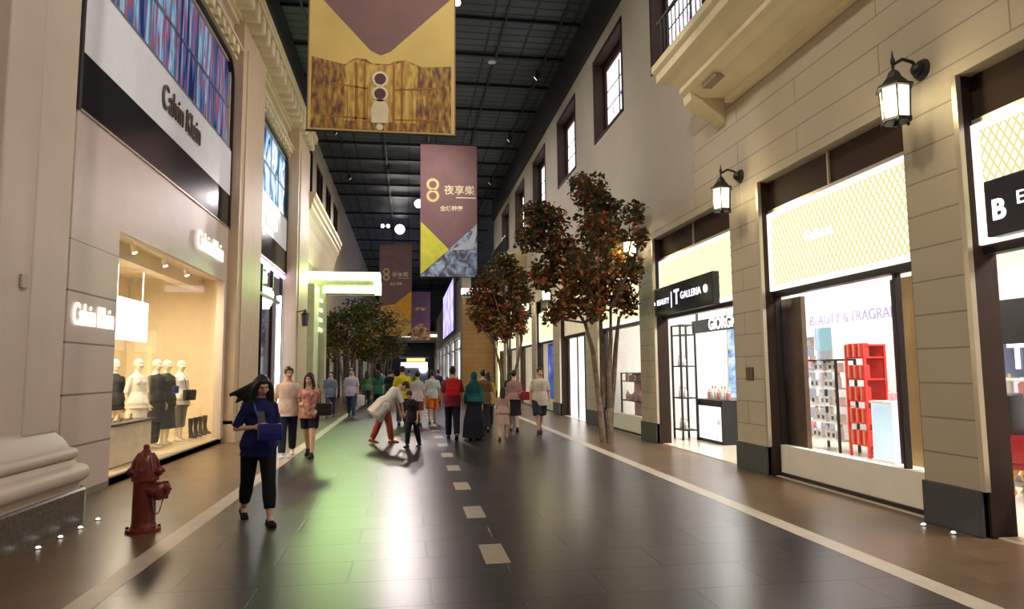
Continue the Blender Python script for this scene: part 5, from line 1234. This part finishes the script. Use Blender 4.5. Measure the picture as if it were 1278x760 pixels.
far = [('person in a bottle green top left of the bright yellow shirt', -1.15, 27.5, 1.68, 180, 'f', (.03, .14, .08), 'trousers', (.04, .04, .05)), ('person in a black top walking left of the bright yellow shirt', -.75, 30.0, 1.7, 180, 'm', (.02, .02, .03), 'shorts', (.10, .09, .08)),
       ('person in a teal shirt seen from behind past the glowing canopy', -1.25, 33.5, 1.75, 180, 'm', (.05, .30, .38), 'trousers', (.03, .05, .08)), ('person in a mossy green shirt past the glowing canopy', -1.9, 33.0, 1.66, 180, 'f', (.08, .22, .08), 'trousers', (.06, .06, .06)),
       ('person in black by the trees past the glowing canopy', -2.45, 31.8, 1.68, 0, 'm', (.02, .02, .025), 'trousers', (.02, .02, .03)), ('person in a white blouse far along the walkway centre', -.2, 36, 1.62, 180, 'f', (.6, .6, .62), 'skirt', (.05, .05, .08)),
       ('person in a green T shirt far along the walkway centre', .55, 38, 1.70, 180, 'm', (.10, .35, .12), 'trousers', (.05, .05, .08)), ('person in a dark blue shirt far along by the lilac sign', 1.5, 34, 1.70, 180, 'm', (.05, .06, .16), 'trousers', (.03, .03, .04)),
       ('person in black standing by the brown block wall', 3.6, 24.0, 1.58, 180, 'f', (.03, .03, .035), 'trousers', (.02, .02, .03)), ('person in an orange shirt far along the walkway', -.9, 42, 1.68, 180, 'm', (.6, .25, .06), 'trousers', (.04, .04, .06)),
       ('person in a pale grey shirt far along the walkway', .1, 45, 1.72, 180, 'm', (.45, .45, .5), 'trousers', (.04, .04, .06)), ('person in a purple shirt beside the far trees', -1.6, 40, 1.64, 180, 'f', (.2, .1, .25), 'trousers', (.04, .04, .06))]
for k, (lab, x, y, H, fc, sx, tc_, bt, bc) in enumerate(far):
    person(lab, x, y, H, fc, sx, fb(tc_), .44, -.14, .02, bt, bc, 1, .018, (.04, .04, .04), 'short' if sx == 'm' else 'long', CAS if k % 2 else CAS2, facef=fc == 0, vox=.016)
# mannequins --------------------------------------------------------------
MANN = mat('ivory mannequin', (.80, .72, .56), .4, var=.03)
HIPS = (((.22, .10, -1), (-.10, -.15, -1)), ((.18, .05, -1), (-.05, -.25, -1)))
for lab, x, y, fc, sx, tc_, sl, hm_, bt, bc, bl in (
    ('ivory mannequin in a black jacket nearest the pinkish panel', -5.65, 14.35, 55, 'f', (.02, .02, .025), .95, -.14, None, (0, 0, 0), 1),
    ('ivory mannequin in a long white dress behind the display table', -5.15, 14.15, 60, 'f', (.78, .74, .66), .5, -.1, 'dress', (.7, .7, .7), 1.2),
    ('ivory mannequin in a charcoal coat and dark trousers', -5.1, 15.0, 70, 'm', (.045, .05, .055), .95, -.42, 'trousers', (.04, .045, .05), 1),
    ('ivory mannequin in a dark grey dress with a blue clutch', -5.1, 15.6, 60, 'f', (.05, .06, .06), .4, -.1, 'dress', (.05, .06, .06), 1.3),
    ('ivory mannequin in a white top and cropped grey leggings with a black shoulder bag', -5.05, 16.35, 60, 'f', (.80, .76, .68), .5, -.14, 'trousers', (.18, .18, .16), .5)):
    person(lab, x, y, 1.80, fc, sx, fb(tc_), sl, hm_, .02, bt, bc, bl, .016, None, None, STD, HIPS, 0, 0, (0, 0), MANN, .010, z=.1, cat='mannequin', name='mannequin', mann=True, skirt_w=.22)
bag('handbag', 'black shoulder bag on the mannequin in the white top', 'handbag', (-4.82, 16.25, 1.0), .30, .24, .10, mat('black leather bag', (.01, .01, .015), .3), R(60), [(-4.86, 16.2, 1.2), (-4.92, 16.27, 1.4), (-4.98, 16.31, 1.56)])
bag('clutch_bag', 'small blue clutch by the mannequin in the dark grey dress', 'clutch bag', (-4.86, 15.42, 1.18), .14, .16, .05, mat('blue leather', (.02, .04, .25), .3), R(60))
for k in range(4):
    r = thing('boot', ['dark tall boot on the display deck nearest the mannequins', 'dark tall boot second from the mannequins', 'dark tall boot third from the mannequins', 'dark tall boot next to the slim pilaster'][k], 'boot', (-4.98, 17.0 + .38 * k, .1), R(60), 'boots on the display deck')
    mb = MB(); mb.loft([((0, -.06, 0), .045, .13), ((0, -.06, .04), .045, .12), ((0, .0, .09), .045, .06), ((0, .02, .2), .042, .045), ((0, .02, .45), .06, .06)], 12); build(mb, 'boot_shaft', BLACK, r, True)
    mb = MB(); mb.box(-.035, .035, .01, .06, -.0, .012); build(mb, 'heel', DKMETAL, r)

# ------------------------------------------------------------------ camera, world
cam = bpy.data.cameras.new('camera'); co = bpy.data.objects.new('camera', cam); C.objects.link(co)
f_px, tilt, yaw, roll, hgt = 848., R(5.55), R(8.75), R(.5), 1.6
fw = Vector((math.sin(yaw) * math.cos(tilt), math.cos(yaw) * math.cos(tilt), math.sin(tilt)))
rt = Vector((math.cos(yaw), -math.sin(yaw), 0)); up = rt.cross(fw)
rt2 = rt * math.cos(roll) - up * math.sin(roll); up2 = rt * math.sin(roll) + up * math.cos(roll)
m3 = Matrix((rt2, up2, -fw)).transposed(); m4 = m3.to_4x4(); m4.translation = (0, 0, hgt)
co.matrix_world = m4; cam.sensor_width = 36; cam.lens = f_px * 36 / 1278; cam.clip_end = 300; cam.clip_start = .05
scene.camera = co
w = bpy.data.worlds.new('world'); scene.world = w; w.use_nodes = True
bg = w.node_tree.nodes['Background']; bg.inputs[0].default_value = (.62, .60, .66, 1); bg.inputs[1].default_value = .35
vs = scene.view_settings; vs.view_transform = 'Standard'; vs.look = 'None'; vs.gamma = 1; vs.exposure = 0; vs.use_curve_mapping = False
